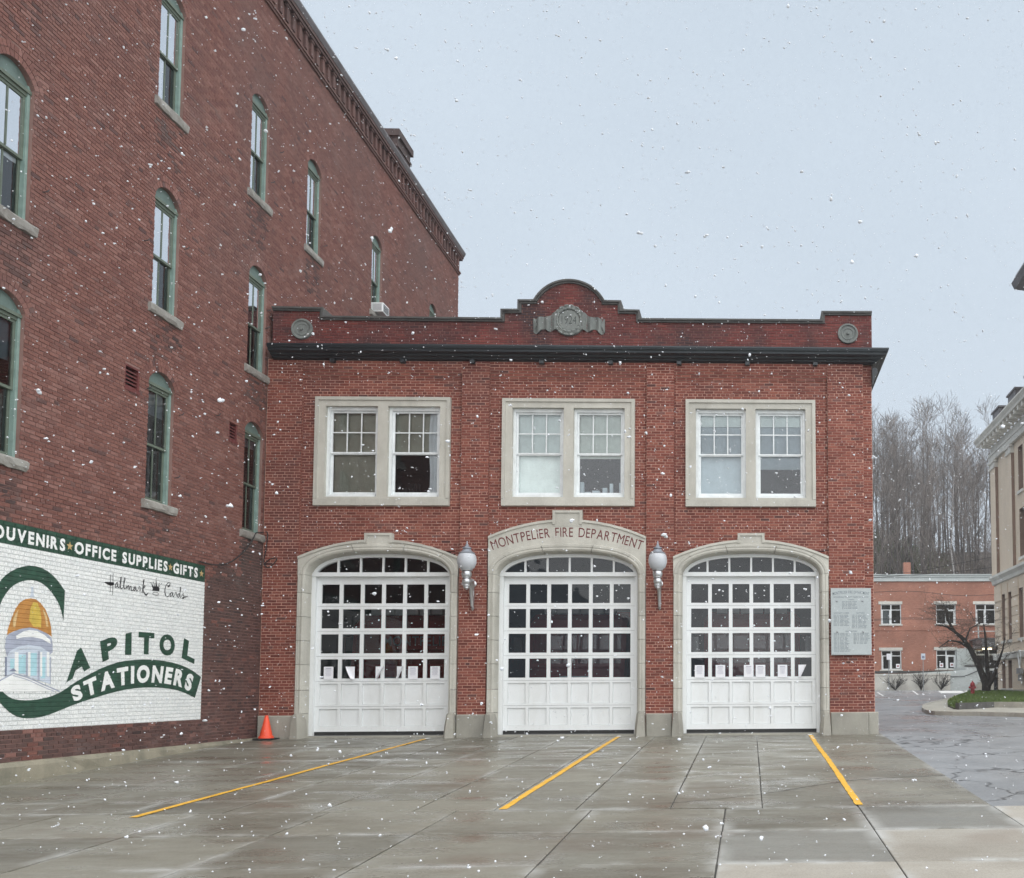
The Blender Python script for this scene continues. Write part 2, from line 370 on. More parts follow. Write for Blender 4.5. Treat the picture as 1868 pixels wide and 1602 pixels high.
def raw(name, vs, fs, mat, parent=None, kind=None):     # fast path for big arrays, normals already right
    me = bpy.data.meshes.new(name)
    w = np.array(wloc(parent)) if parent else 0
    me.from_pydata((np.asarray(vs)-w).tolist(), [], np.asarray(fs).tolist() if not isinstance(fs, list) else fs); me.update()
    me.materials.append(MT[mat]); o = bpy.data.objects.new(name, me); COL.objects.link(o)
    if parent: o.parent = parent
    if kind: o['kind'] = kind
    return o
def gz(y):
    if y < -34: y = -34
    if y < 0: return .0424*y
    return .015*min(y, 66)

# bricks ----------------------------------------------------------------------
def field(a0, a1, z0, z1, L, H, obst, off=0., seed=0, phase=0.):
    """rows of (a0,a1,z0,z1,proud,full) laid in running bond with a snapped-header course every sixth"""
    r = random.Random(seed); out = []; j = .0062
    nc = int(round((z1-z0)/H))
    for k in range(nc):
        zb = z0+k*H; iv = [(a0, a1)]
        for (p, q) in obst(zb+H*.5):
            nv = []
            for (x, y) in iv:
                if q <= x or p >= y: nv.append((x, y)); continue
                if p > x: nv.append((x, p))
                if q < y: nv.append((q, y))
            iv = nv
        LL = L/2 if k % 6 == 5 else L
        st = phase+(L/2 if k % 2 else 0)+(L/4 if k % 6 == 5 else 0)
        for (x, y) in iv:
            i = math.floor((x-st)/LL)
            while st+i*LL < y:
                p, q = max(x, st+i*LL), min(y, st+(i+1)*LL); i += 1
                pj = p+(j if p > x+1e-6 else 0); qj = q-(j if q < y-1e-6 else 0)
                if qj-pj < .022: continue
                out.append((pj+r.uniform(-.001, .001), qj+r.uniform(-.001, .001), zb+.0058, zb+H-.0058, off+r.gauss(0, .0016), abs((q-p)-L) < 1e-4))
    return out
def lay(rows, plane, base, sgn, mat, parent, names=300, name='brick', depth=.013, jit=.0009):
    """bricks on a wall: the ones that show largest as objects sharing one mesh, the rest joined"""
    R = np.array([r[:5] for r in rows]); full = np.array([r[5] for r in rows])
    a = (R[:, 0]+R[:, 1])/2; z = (R[:, 2]+R[:, 3])/2
    cx, cy = (a, np.full(len(a), base)) if plane == 'y' else (np.full(len(a), base), a)
    d2 = cx**2+(cy-CAMY)**2+(z-ZC)**2
    inv = (cy-CAMY)
    px = 1369+1700*cx/inv; py = 1256-1700*(z-ZC)/inv
    vis = (px > 15) & (px < 1850) & (py > 10) & (py < 1590)
    score = np.where(full & vis, d2, 1e9)
    order = np.argsort(score)[:names]; order = order[score[order] < 1e8]
    pick = np.zeros(len(R), bool); pick[order] = True
    def verts(rr):
        n = len(rr); V = np.zeros((n, 8, 3)); b = .0022
        f = base+sgn*rr[:, 4]; k = f-sgn*depth
        for i, (ia, iz) in enumerate(((0, 2), (1, 2), (1, 3), (0, 3))):
            ja = b if ia == 0 else -b; jz = b if iz == 2 else -b
            jt = np.random.default_rng(i).normal(0, jit, n)
            A, Z = rr[:, ia], rr[:, iz]
            if plane == 'y':
                V[:, i] = np.stack([A+ja, f+sgn*jt, Z+jz], 1); V[:, 4+i] = np.stack([A, k, Z], 1)
            else:
                V[:, i] = np.stack([f+sgn*jt, A+ja, Z+jz], 1); V[:, 4+i] = np.stack([k, A, Z], 1)
        return V
    F = np.array([(0, 1, 2, 3), (0, 4, 5, 1), (1, 5, 6, 2), (2, 6, 7, 3), (3, 7, 4, 0)])
    # plane y, front -y: (a right, z up) seen from -y is counter-clockwise; plane x, front +x likewise
    Rs = R[~pick]; V = verts(Rs).reshape(-1, 3)
    FF = (F[None]+8*np.arange(len(Rs))[:, None, None]).reshape(-1, 4)
    raw('brickwork', V, FF, mat, parent, 'stuff')
    if names and len(order):
        w0 = np.median(R[order, 1]-R[order, 0]); h0 = np.median(R[order, 3]-R[order, 2])
        u = verts(np.array([[-w0/2, w0/2, -h0/2, h0/2, 0]]))[0]
        u[:, 0 if plane == 'x' else 1] -= base
        me = bpy.data.meshes.new(name); me.from_pydata(u.tolist(), [], F.tolist()); me.update(); me.materials.append(MT[mat])
        w = wloc(parent)
        for i in order:
            o = bpy.data.objects.new(name, me); COL.objects.link(o); o.parent = parent
            p = (a[i], base+sgn*R[i, 4], z[i]) if plane == 'y' else (base+sgn*R[i, 4], a[i], z[i])
            o.location = Vector(p)-w
def holed(mb, a0, a1, z0, z1, holes, plane, base):
    """flat sheet with rectangular holes (a0,a1,z0,z1)"""
    xs = sorted({a0, a1, *[h[0] for h in holes], *[h[1] for h in holes]}); zs = sorted({z0, z1, *[h[2] for h in holes], *[h[3] for h in holes]})
    for i in range(len(xs)-1):
        for k in range(len(zs)-1):
            xa, xb, za, zb = xs[i], xs[i+1], zs[k], zs[k+1]; mxx, mz = (xa+xb)/2, (za+zb)/2
            if xb <= a0 or xa >= a1 or zb <= z0 or za >= z1: continue
            if any(h[0] < mxx < h[1] and h[2] < mz < h[3] for h in holes): continue
            pts = [(xa, za), (xb, za), (xb, zb), (xa, zb)]
            mb.add([(p, base, q) if plane == 'y' else (base, p, q) for p, q in pts], [(0, 1, 2, 3)])

# text ------------------------------------------------------------------------
_tc = {}
def glyphs(body, thick=0., space=1.):
    """2D mesh of a line of lettering, x from 0 to its width, cap height 1"""
    key = (body, thick, space)
    if key in _tc: return _tc[key]
    cu = bpy.data.curves.new('t', 'FONT'); cu.body = body; cu.size = 1; cu.offset = thick; cu.space_character = space; cu.resolution_u = 4
    ob = bpy.data.objects.new('t', cu); COL.objects.link(ob)
    dg = bpy.context.evaluated_depsgraph_get(); dg.update()
    ev = ob.evaluated_get(dg); me = ev.to_mesh()
    v = np.array([p.co[:2] for p in me.vertices]); f = [tuple(p.vertices) for p in me.polygons]
    ev.to_mesh_clear(); bpy.data.objects.remove(ob); bpy.data.curves.remove(cu)
    cap = .729 if thick == 0 else .729+2*thick
    v[:, 0] -= v[:, 0].min(); 
    y0 = -thick; v[:, 1] = (v[:, 1]-y0)/cap; v[:, 0] /= cap
    _tc[key] = (v, f); return v, f
def norm01(v):
    lo, hi = v.min(0), v.max(0); return (v-lo)/(hi-lo)
def grooved(name, polys, mat, parent, lift, z0, H, X=-10.7):
    """paint on the brick wall: 2D shapes (y,z) laid proud of the bricks and dipping into each bed joint"""
    bm = bmesh.new()
    for v, f in polys:
        vs = [bm.verts.new((0, p[0], p[1])) for p in v]
        for q in f:
            try: bm.faces.new([vs[i] for i in q])
            except ValueError: pass
    zs = [vv.co.z for vv in bm.verts]
    k = math.floor((min(zs)-z0)/H)
    while z0+k*H < max(zs)+.01:
        for dz in (-.0055, 0, .0055):
            bmesh.ops.bisect_plane(bm, geom=bm.verts[:]+bm.edges[:]+bm.faces[:], plane_co=(0, 0, z0+k*H+dz), plane_no=(0, 0, 1), dist=1e-5)
        k += 1
    w = wloc(parent)
    for vv in bm.verts:
        q = (vv.co.z-z0)/H; d = abs(q-round(q))*H
        vv.co.x = X+lift-(.007 if d < .001 else 0)
    for fc in bm.faces:
        fc.normal_update()
        if fc.normal.x < 0: fc.normal_flip()
    me = bpy.data.meshes.new(name); bm.to_mesh(me); bm.free(); me.transform(Matrix.Translation(-w)); me.materials.append(MT[mat])
    o = bpy.data.objects.new(name, me); COL.objects.link(o); o.parent = parent; return o
def poly2(pts): return (pts, [tuple(range(len(pts)))])
def stroke(pts, w):
    """flat ribbon along a polyline with per-point widths, smoothed"""
    P = [np.array(p, float) for p in pts]
    if not hasattr(w, '__len__'): w = [w]*len(P)
    Q, Wd = [], []
    for i in range(len(P)-1):
        p0, p1, p2, p3 = P[max(i-1, 0)], P[i], P[i+1], P[min(i+2, len(P)-1)]
        for s in np.linspace(0, 1, 5, endpoint=False):
            Q.append(.5*((2*p1)+(-p0+p2)*s+(2*p0-5*p1+4*p2-p3)*s*s+(-p0+3*p1-3*p2+p3)*s**3)); Wd.append(w[i]*(1-s)+w[i+1]*s)
    Q.append(P[-1]); Wd.append(w[-1]); v = []; f = []
    for i, q in enumerate(Q):
        d = Q[min(i+1, len(Q)-1)]-Q[max(i-1, 0)]; d = d/(np.linalg.norm(d)+1e-9); n = np.array([-d[1], d[0]])
        v += [q+n*Wd[i]/2, q-n*Wd[i]/2]
        if i: f.append((2*i-2, 2*i-1, 2*i+1, 2*i))
    return (v, f)

# ------------------------------------------------------------------ ground
mb = MB()
ys = [-120, -34, -20, -9.45, 0, 12, 30, 66, 90, 700]; xs = [-500, -60, -12, 3, 15, 40, 500]
mb.strip([[(x, y, gz(y)-.022) for x in xs] for y in ys]); o = mb.build('road', 'asphalt', kind='structure')
apron = MB()
apron.strip([[(x, y, gz(y)-.014) for x in (-10.69, 2.93)] for y in (-9.44, 0.35)])
apron.strip([[(x, y, gz(y)-.014) for x in (-12.6, 9)] for y in (-16.7, -9.46)])
aro = apron.build('concrete_apron', 'joint', kind='structure')
gr = random.Random(3)
def slab(x0, x1, y0, y1, mat='slab'):
    c = .012; e = gr.uniform(-.002, .003)
    q = lambda: .008+gr.uniform(-.004, .005)
    a = [(x0+q(), y0+q()), (x1-q(), y0+q()), (x1-q(), y1-q()), (x0+q(), y1-q())]
    vs = [(x, y, gz(y)-.02) for x, y in a]+[(x, y, gz(y)-.004+e) for x, y in a]
    b_ = [(x+c*sx_, y+c*sy_) for (x, y), (sx_, sy_) in zip(a, ((1, 1), (-1, 1), (-1, -1), (1, -1)))]
    vs += [(x, y, gz(y)+e) for x, y in b_]
    m_ = MB(); m_.add(vs, [(8, 9, 10, 11)]+[(i, (i+1) % 4, 4+(i+1) % 4, 4+i) for i in range(4)]+[(4+i, 4+(i+1) % 4, 8+(i+1) % 4, 8+i) for i in range(4)])
    m_.build('slab', mat, aro)
XA = [-10.68, -8.5, -7.35, -6.2, -5.1, -4.0, -3.05, -2.08, -.96, .14, 1.3, 2.92]
YA = [-9.45, -7.1, -4.25, -2.1, .30]
for i in range(len(XA)-1):
    for k in range(len(YA)-1):
        y0, y1 = YA[k], YA[k+1]
        if k == 0 and XA[i] < -3.5:
            slab(XA[i], XA[i+1], y0, -8.66); slab(XA[i], XA[i+1], -8.66, y1)
        else: slab(XA[i], XA[i+1], y0, y1)
XS = [-12.5, -11, -9.5, -8.0, -6.43, -4.95, -3.48, -1.89, -.3, 1.3, 2.92, 4.5, 6.0, 7.5, 9]
YS = [-16.6, -15.2, -13.78, -12.32, -10.85, -9.47]
for i in range(len(XS)-1):
    for k in range(len(YS)-1):
        dry = (XS[i] > -.5 and k <= 2) or (XS[i] > 1.2 and k == 3) or XS[i] > 2.8; mid_ = XS[i] > 1.2 or (XS[i] > -.5 and k == 3)
        slab(XS[i], XS[i+1], YS[k], YS[k+1], 'slab_dry' if dry else 'slab_mid' if mid_ else 'slab')
# the long crack across the apron
def ribbon(name, pts, w, mat, lift, tip=None, r=random.Random(5), sub=14, wob=.25, end=False):
    L, Rr = [], []
    for i in range(len(pts)-1):
        for s in range(sub):
            u = s/sub; p = Vector(pts[i]).lerp(Vector(pts[i+1]), u); L.append(p)
    L.append(Vector(pts[-1])); m_ = MB(); rows = []
    for i, p in enumerate(L):
        d = (L[min(i+1, len(L)-1)]-L[max(i-1, 0)]).normalized(); n = Vector((-d.y, d.x))
        a = w/2*(1+r.uniform(-wob, wob)); b_ = w/2*(1+r.uniform(-wob, wob))
        q1, q2 = p+n*a, p-n*b_
        rows.append([(q1.x, q1.y, gz(q1.y)+lift), (q2.x, q2.y, gz(q2.y)+lift)])
    m_.strip(rows); return m_
cr = [(-1.0, -9.08), (-.4, -8.8), (.09, -8.48), (.8, -7.8), (1.41, -7.25), (2.2, -6.95), (2.9, -6.81)]
ribbon('crack', cr, .016, 'joint', .005, wob=.6).build('crack', 'joint', aro)
lines = [((-7.05, -9.72), (-6.93, -.25), 'yellow line painted across the apron, the longest and leftmost of three'),
         ((-2.95, -9.42), (-2.87, -.05), 'yellow line painted on the apron in front of the middle garage door'),
         ((1.33, -9.34), (1.31, -.02), 'yellow line painted on the apron by the right end of the station')]
for p, q, lb in lines:
    t_ = thing('painted_line', lb, 'road marking', (p[0], p[1], gz(p[1])), 'yellow lines painted on the station apron')
    P, Q = Vector(p), Vector(q); e = P.lerp(Q, .975)
    mids = [P.lerp(e, i/6)+Vector((rng.uniform(-.012, .012), 0)) for i in range(7)]
    ribbon('y', mids, .09, 'yellow', .0075, wob=.14).build('yellow_paint', 'yellow', t_)
    ribbon('w', [e, Q], .09, 'line_white', .0075, wob=.14, sub=3).build('white_tip', 'line_white', t_)

# ------------------------------------------------------------------ fire station
FS = thing('fire_station', 'two storey red brick fire station with three white arched garage doors', 'building', (-3.95, 0, 0))
DC = [-8.18, -4.05, .03]                       # door centres
BAY = [(-9.92, -6.42), (-5.81, -2.31), (-1.69, 1.77)]
REC = .075                                     # bays lie this far behind the pilasters
HW = 1.545
def inner_curve(c, ex=0., n=20):               # three-centred door arch, as a path from left foot to right foot
    pts = [(c-HW-ex, 0.), (c-HW-ex, 3.52)]
    for i in range(1, n):
        a = math.pi*(1-i/n); cs, sn = math.cos(a), math.sin(a)
        pts.append((c+(HW+ex)*math.copysign(abs(cs)**.78, cs), 3.52+(.545+ex)*abs(sn)**.86))
    pts += [(c+HW+ex, 3.52), (c+HW+ex, 0.)]
    return pts
def hood(c, zed, zc, n=14):                    # outer outline: straight sides, shallow arch
    hw = 1.735; sg = zc-zed; Rr = (hw*hw+sg*sg)/(2*sg)
    return [(c+x, zc-Rr+math.sqrt(Rr*Rr-x*x)) for x in np.linspace(-hw, hw, n)]
HOODS = [hood(DC[0], 3.97, 4.35), hood(DC[1], 4.42, 4.80), hood(DC[2], 3.97, 4.35)]
KEY = [(.30, 4.49), (.325, 5.0), (.30, 4.49)]
WC = [(-9.635, -6.672, 5.11, 7.555), (-5.525, -2.575, 5.11, 7.54), (-1.435, 1.495, 5.10, 7.54)]
def scan(poly, z):
    xs_ = []
    for i in range(len(poly)):
        (x0, z0), (x1, z1) = poly[i], poly[(i+1) % len(poly)]
        if (z0 <= z) != (z1 <= z): xs_.append(x0+(x1-x0)*(z-z0)/(z1-z0))
    return [(min(xs_), max(xs_))] if xs_ else []
def bay_obst(i):
    h = HOODS[i]; poly = [(h[0][0], -1)]+h+[(h[-1][0], -1)]; k = KEY[i]; w = WC[i]
    def f(z):
        o = scan(poly, z)
        if z < k[1] and z > 4: o.append((DC[i]-k[0], DC[i]+k[0]))
        if w[2] < z < w[3]: o.append((w[0], w[1]))
        return o
    return f
no = lambda z: []
BL, BH = .2085, .0632
rows = []
for i, (a, b_) in enumerate(BAY):
    rows += field(a, b_, .49, 7.99, BL, BH, bay_obst(i), -REC, 10+i, .03)
    for q, (za, zb, of) in enumerate(((7.99, 8.0532, -.055), (8.0532, 8.1164, -.035), (8.1164, 8.1796, -.015), (8.1796, 8.3692, .0))):
        rows += field(a, b_, za, zb, BL, BH, no, of, 20+i*5+q, .03+(.104 if q % 2 else 0))
for i, (a, b_) in enumerate(((-10.68, -9.92), (-6.42, -5.81), (-2.31, -1.69), (1.77, 2.575))):
    rows += field(a, b_, .49, 8.3692, BL, BH, no, 0., 40+i, a+.001)
rows += field(2.58, 2.79, .49, 8.3692, BL, BH, no, -.13, 60, 2.58)
lay(rows, 'y', 0., -1, 'brick', FS)
# mortar behind: three recessed bays and the pilaster faces
mw = MB(); rtn = MB()
for i, (a, b_) in enumerate(BAY):
    w = WC[i]
    holed(mw, a, b_, .0, 7.99, [(DC[i]-HW-.1, DC[i]+HW+.1, 0., 4.12), (w[0]+.14, w[1]-.14, w[2]+.14, w[3]-.14)], 'y', REC+.009)
    for (za, zb, yo) in ((7.99, 8.0532, .064), (8.0532, 8.1164, .044), (8.1164, 8.1796, .024), (8.1796, 8.4, .009)):
        mw.box(a, b_, yo, .2, za, zb)
    for x in (a, b_): rtn.add([(x, .004, 0), (x, .2, 0), (x, .2, 8.3), (x, .004, 8.3)], [(0, 1, 2, 3)])
for a, b_ in ((-10.69, -9.92), (-6.42, -5.81), (-2.31, -1.69), (1.77, 2.58)): mw.box(a+.001, b_-.001, .009, .25, 0, 8.4)
mw.box(2.58, 2.795, .139, .3, 0, 8.4)
mw.build('mortar_joints', 'mortar', FS); rtn.build('pilaster_return', 'side_brick', FS)
# shell
sh = MB()
sh.box(2.5, 2.797, .3, 13, -.8, 8.6); sh.box(-10.68, -10.4, .3, 13, -.8, 8.6); sh.box(-10.68, 2.797, 13, 13.25, -.8, 8.6)
sh.build('side_wall', 'side_brick', FS)
MB().box(-10.6, 2.7, .45, 13.1, 8.55, 8.75).build('roof', 'dark', FS)
MB().box(-10.4, 2.5, .33, 13, -.3, .04).build('garage_floor', 'floor_in', FS)
MB().box(-10.4, 2.5, .4, 13, 4.6, 4.75).build('ceiling', 'dark', FS)
MB().box(-10.399, -10.36, .4, 13, .04, 4.6).box(2.46, 2.499, .4, 13, .04, 4.6).box(-10.36, 2.46, 12.9, 12.99, .04, 4.6).build('garage_wall', 'garage_wall', FS)
# partitions behind the front wall so that rooms are closed
pt = MB()
pt.box(-10.4, 2.5, 3.6, 3.7, 4.75, 8.5)
pt.build('room_partition', 'dark', FS)

# door surrounds ------------------------------------------------------------
def resample(pts, n):
    P = np.array(pts); d = np.r_[0, np.cumsum(np.linalg.norm(np.diff(P, axis=0), axis=1))]
    return d[-1], (lambda s: (np.interp(s, d, P[:, 0]), np.interp(s, d, P[:, 1])))
PROF = [(.185, .02), (.185, -.035), (.175, -.05), (.12, -.052), (.117, -.037), (.10, -.042), (.07, -.05), (.035, -.03), (.01, .04), (0, .09), (0, .31)]
def surround(i):
    c = DC[i]; sp = empty_part('door_surround', FS)
    curves = [inner_curve(c, e, 28) for e, _ in PROF]
    nP = len(curves[0])
    # parameter: index along path; jamb courses then voussoirs
    cuts = [(0, 0.)]
    def pt_(ring, s):                          # s in [0,1] jamb, then arch, then jamb
        P = curves[ring]
        if s <= 1: return (P[0][0], .02+(3.52-.02)*s)
        if s >= 2: return (P[-1][0], .02+(3.52-.02)*(3-s))
        u = 1+(s-1)*(nP-3); k = min(int(u), nP-3); fr = u-k
        return (P[k][0]*(1-fr)+P[k+1][0]*fr, P[k][1]*(1-fr)+P[k+1][1]*fr)
    J = [.0, .145, .29, .45, .6, .75, .9, 1.02, 1.22, 1.42, 1.58, 1.78, 1.98, 2.1, 2.25, 2.4, 2.55, 2.71, 2.855, 3.0]
    for k in range(len(J)-1):
        g_ = .0012
        s0, s1 = J[k]+g_, J[k+1]-g_; ns = 7 if 1 < (s0+s1)/2 < 2 else 2
        m_ = MB(); ss = np.linspace(s0, s1, ns)
        m_.strip([[(pt_(r, s)[0], PROF[r][1], pt_(r, s)[1]) for r in range(len(PROF))] for s in ss])
        for s in (s0, s1):
            m_.add([(pt_(r, s)[0], PROF[r][1], pt_(r, s)[1]) for r in range(len(PROF))], [tuple(range(len(PROF)))])
        m_.build('stone', 'lime', sp)
    # hood slab filling between the moulding and the outer outline
    h = HOODS[i]; O = inner_curve(c, .178, 28)
    m_ = MB(); m2s = (MB(), MB())
    kx = KEY[i][0]; h = sorted(h+[(c-kx, np.interp(c-kx, [p[0] for p in h], [p[1] for p in h])), (c+kx, np.interp(c+kx, [p[0] for p in h], [p[1] for p in h]))]); xs_ = [p[0] for p in h]; low = []
    Ox = np.array([p[0] for p in O[1:-1]]); Oz = np.array([p[1] for p in O[1:-1]])
    o_ = np.argsort(Ox)
    for x in xs_: low.append(np.interp(x, Ox[o_], Oz[o_]))
    low[0] = low[-1] = 3.55
    yb = -.03
    for k in range(len(xs_)-1):
        a = [(xs_[k], low[k]-.02), (xs_[k+1], low[k+1]-.02), (xs_[k+1], h[k+1][1]), (xs_[k], h[k][1])]
        m_.add([(x, yb, z) for x, z in a]+[(x, .09, z) for x, z in a], [(0, 1, 2, 3), (2, 3, 7, 6)])
        b2 = [(xs_[k], h[k][1]-.055), (xs_[k+1], h[k+1][1]-.055), (xs_[k+1], h[k+1][1]), (xs_[k], h[k][1])]
        if abs((xs_[k]+xs_[k+1])/2-c) < KEY[i][0]+.0: continue
        m2 = m2s[int((xs_[k]+xs_[k+1])/2 > c)]
        m2.add([(x, yb-.028, z) for x, z in b2]+[(x, yb, z) for x, z in b2], [(0, 1, 2, 3), (0, 1, 5, 4), (2, 3, 7, 6)])
    for x, zt, zl in ((xs_[0], h[0][1], 3.53), (xs_[-1], h[-1][1], 3.53)):
        m_.add([(x, yb, zl), (x, .09, zl), (x, .09, zt), (x, yb, zt)], [(0, 1, 2, 3)])
    m_.build('hood_stone', 'lime', sp); [q_.build('hood_moulding', 'lime', sp) for q_ in m2s]
    kw, kz = KEY[i]; zb_ = 4.30 if i != 1 else 4.72
    k_ = MB(); k_.box(c-kw, c+kw, yb-.004, .08, zb_-.08, kz)
    k_.build('keystone', 'lime', sp)
    k2 = MB()
    for a in ((c-kw, c-kw+.055, zb_-.03, kz), (c+kw-.055, c+kw, zb_-.03, kz), (c-kw+.055, c+kw-.055, kz-.055, kz)): k2.box(a[0], a[1], yb-.03, yb-.004, a[2], a[3]-.001)
    k2.build('keystone_rim', 'lime', sp)
    for s in (-1, 1):                          # leaning wheel guards at the feet
        g_ = MB(); x0 = c+s*(HW+.205); x1 = c+s*(HW-.03); zb = -.02
        lo = [(x0, .12), (x0, -.20), (x1+s*.05, -.24), (x1-s*.01, -.12), (x1-s*.01, .12)]
        mi = [(x0-s*.005, .12), (x0-s*.015, -.18), (x1+s*.07, -.21), (x1+s*.01, -.11), (x1+s*.01, .12)]
        hi = [(x0-s*.01, .12), (x0-s*.03, -.14), (x1+s*.10, -.17), (x1+s*.04, -.09), (x1+s*.04, .12)]
        tp = [(x0-s*.03, .12), (x0-s*.06, -.09), (x1+s*.12, -.11), (x1+s*.07, -.05), (x1+s*.07, .12)]
        g_.strip([[(x, y, z) for x, y in r] for r, z in ((lo, zb), (mi, .25), (hi, .49), (tp, .53))], True)
        g_.add([(x, y, .53) for x, y in tp], [(0, 1, 2, 3, 4)]); g_.build('guard_stone', 'base', sp, smooth=True)
    return sp
sur = [surround(i) for i in range(3)]
# inscription over the middle door
def arc_text(body, c, zc, Rr, half, h, y, mat, parent, name, thick=0., xs=.82, space=1.12):
    v, f = glyphs(body, thick, space)
    w = v[:, 0].max(); k = (2*half)/w
    u = (v[:, 0]/w*2-1)*half; vv = v[:, 1]*h
    a = u/Rr; rr = Rr+vv
    X = c+rr*np.sin(a); Z = zc-Rr+rr*np.cos(a)
    m_ = MB(); m_.add([(x, y, z) for x, z in zip(X, Z)], f); return m_.build(name, mat, parent)
_w = lambda t_: glyphs(t_, 0., 1.)[0][:, 0].max() if t_ != ' ' else .42
_txt = 'MONTPELIER FIRE DEPARTMENT'; _tot = sum(_w(q) for q in _txt)+.19*(len(_txt)-1); _p = 0
for q in _txt:
    if q != ' ':
        v, f = glyphs(q, 0., 1.); u = ((_p+v[:, 0])/_tot*2-1)*1.665; a_ = u/4.6; rr = 4.6+v[:, 1]*.222
        MB().add([(DC[1]+r_*math.sin(t_), -.0335, 4.41-4.6+r_*math.cos(t_)) for r_, t_ in zip(rr, a_)], f).build('letter', 'carve_red', sur[1])
    _p += _w(q)+.19
# base stones between the doors
for a, b_ in ((-10.68, -9.935), (-6.425, -5.805), (-2.295, -1.725), (1.785, 2.62), (2.625, 2.86)):
    MB().cbox(a, b_, -.07 if b_ < 2.7 else .04, .3, -.3, .485, .02).build('base_stone', 'base', FS)

# garage doors ---------------------------------------------------------------
def garage_door(i):
    c = DC[i]; gd = empty_part('garage_door', FS)
    fr = MB(); y = .27
    for s in (-1, 1): fr.box(c+s*HW-.005, c+s*(HW-.085), y-.03, y+.12, .03, 3.6) if s > 0 else fr.box(c-HW-.005, c-HW+.085, y-.03, y+.12, .03, 3.6)
    fr.box(c-HW-.02, c+HW+.02, y-.05, y+.12, 3.56, 3.65)              # transom
    fr.build('door_frame', 'white', gd)
    # arched head frame
    m_ = MB(); I0 = inner_curve(c, .02, 28)[1:-1]; I1 = inner_curve(c, -.075, 28)[1:-1]
    I1 = [(x, max(z-.0, 3.6)) for x, z in I1]; I0 = [(x, max(z, 3.6)) for x, z in I0]
    m_.strip([[(p[0], y-.03, p[1]) for p in I0], [(p[0], y-.03, p[1]) for p in I1], [(p[0], y+.08, p[1]) for p in I1]])
    m_.build('arch_frame', 'white', gd)
    pw = (2*HW-.13)/6
    for k in range(6):                                                  # fanlight panes and bars
        x0, x1 = c-HW+.065+k*pw, c-HW+.065+(k+1)*pw
        xs_ = np.linspace(x0, x1, 5); Ix = np.array([p[0] for p in I1]); Iz = np.array([p[1] for p in I1]); o_ = np.argsort(Ix)
        top = [(x, np.interp(x, Ix[o_], Iz[o_])-.004) for x in xs_]
        MB().add([(xs_[0], y+.03, 3.64), (xs_[-1], y+.03, 3.64)]+[(x, y+.03, z) for x, z in top[::-1]], [tuple(range(7))]).build('fanlight_pane', 'glass_door', gd)
        if k: MB().box(x0-.022, x0+.022, y-.005, y+.05, 3.645, np.interp(x0, Ix[o_], Iz[o_])+.01).build('fanlight_bar', 'white', gd)
    # leaf: six hinged sections
    L0, L1 = c-HW+.085, c+HW-.085; H = .5575; z0 = .115; pit = (L1-L0-.12)/6; y = .33
    for r in range(6):
        za, zb = z0+r*H, z0+(r+1)*H-.006
        glass = r >= 2; s_ = MB()
        cw, ch0, ch1 = (.385, .062, .062) if glass else (.40, .045, .05)
        if r == 0: ch0 = .115
        cells = [(L0+.06+k*pit+(pit-cw)/2, L0+.06+k*pit+(pit+cw)/2) for k in range(6)]
        edges = [L0]+[q for cc in cells for q in cc]+[L1]
        s_.box(L0, L1, y, y+.045, za, za+ch0); s_.box(L0, L1, y, y+.045, zb-ch1, zb)
        for k in range(7): s_.box(edges[2*k], edges[2*k+1], y, y+.045, za+ch0, zb-ch1)
        s_.build('door_section', 'white', gd)
        for a, b_ in cells:
            if glass:
                MB().add([(a, y+.025, za+ch0), (b_, y+.025, za+ch0), (b_, y+.025, zb-ch1), (a, y+.025, zb-ch1)], [(0, 1, 2, 3)]).build('pane', 'glass_door', gd)
            else:
                MB().frustum([(a, za+ch0), (b_, za+ch0), (b_, zb-ch1), (a, zb-ch1)], [(a+.012, za+ch0+.012), (b_-.012, za+ch0+.012), (b_-.012, zb-ch1-.012), (a+.012, zb-ch1-.012)], y+.05, y+.036, y+.028).build('panel', 'white', gd)
        if r: MB().box(L0, L1, y+.015, y+.03, za-.007, za+.001).build('section_seam', 'seam', gd)
    MB().box(L0, L1, y+.02, y+.06, z0+6*H-.004, 3.565).build('head_board', 'white', gd)
    MB().box(L0, L1, y+.005, y+.04, .035, z0).build('bottom_seal', 'rubber', gd)
    MB().box(c-HW, c+HW, .02, .34, -.05, .025).build('threshold', 'base', gd)
    return gd
gds = [garage_door(i) for i in range(3)]

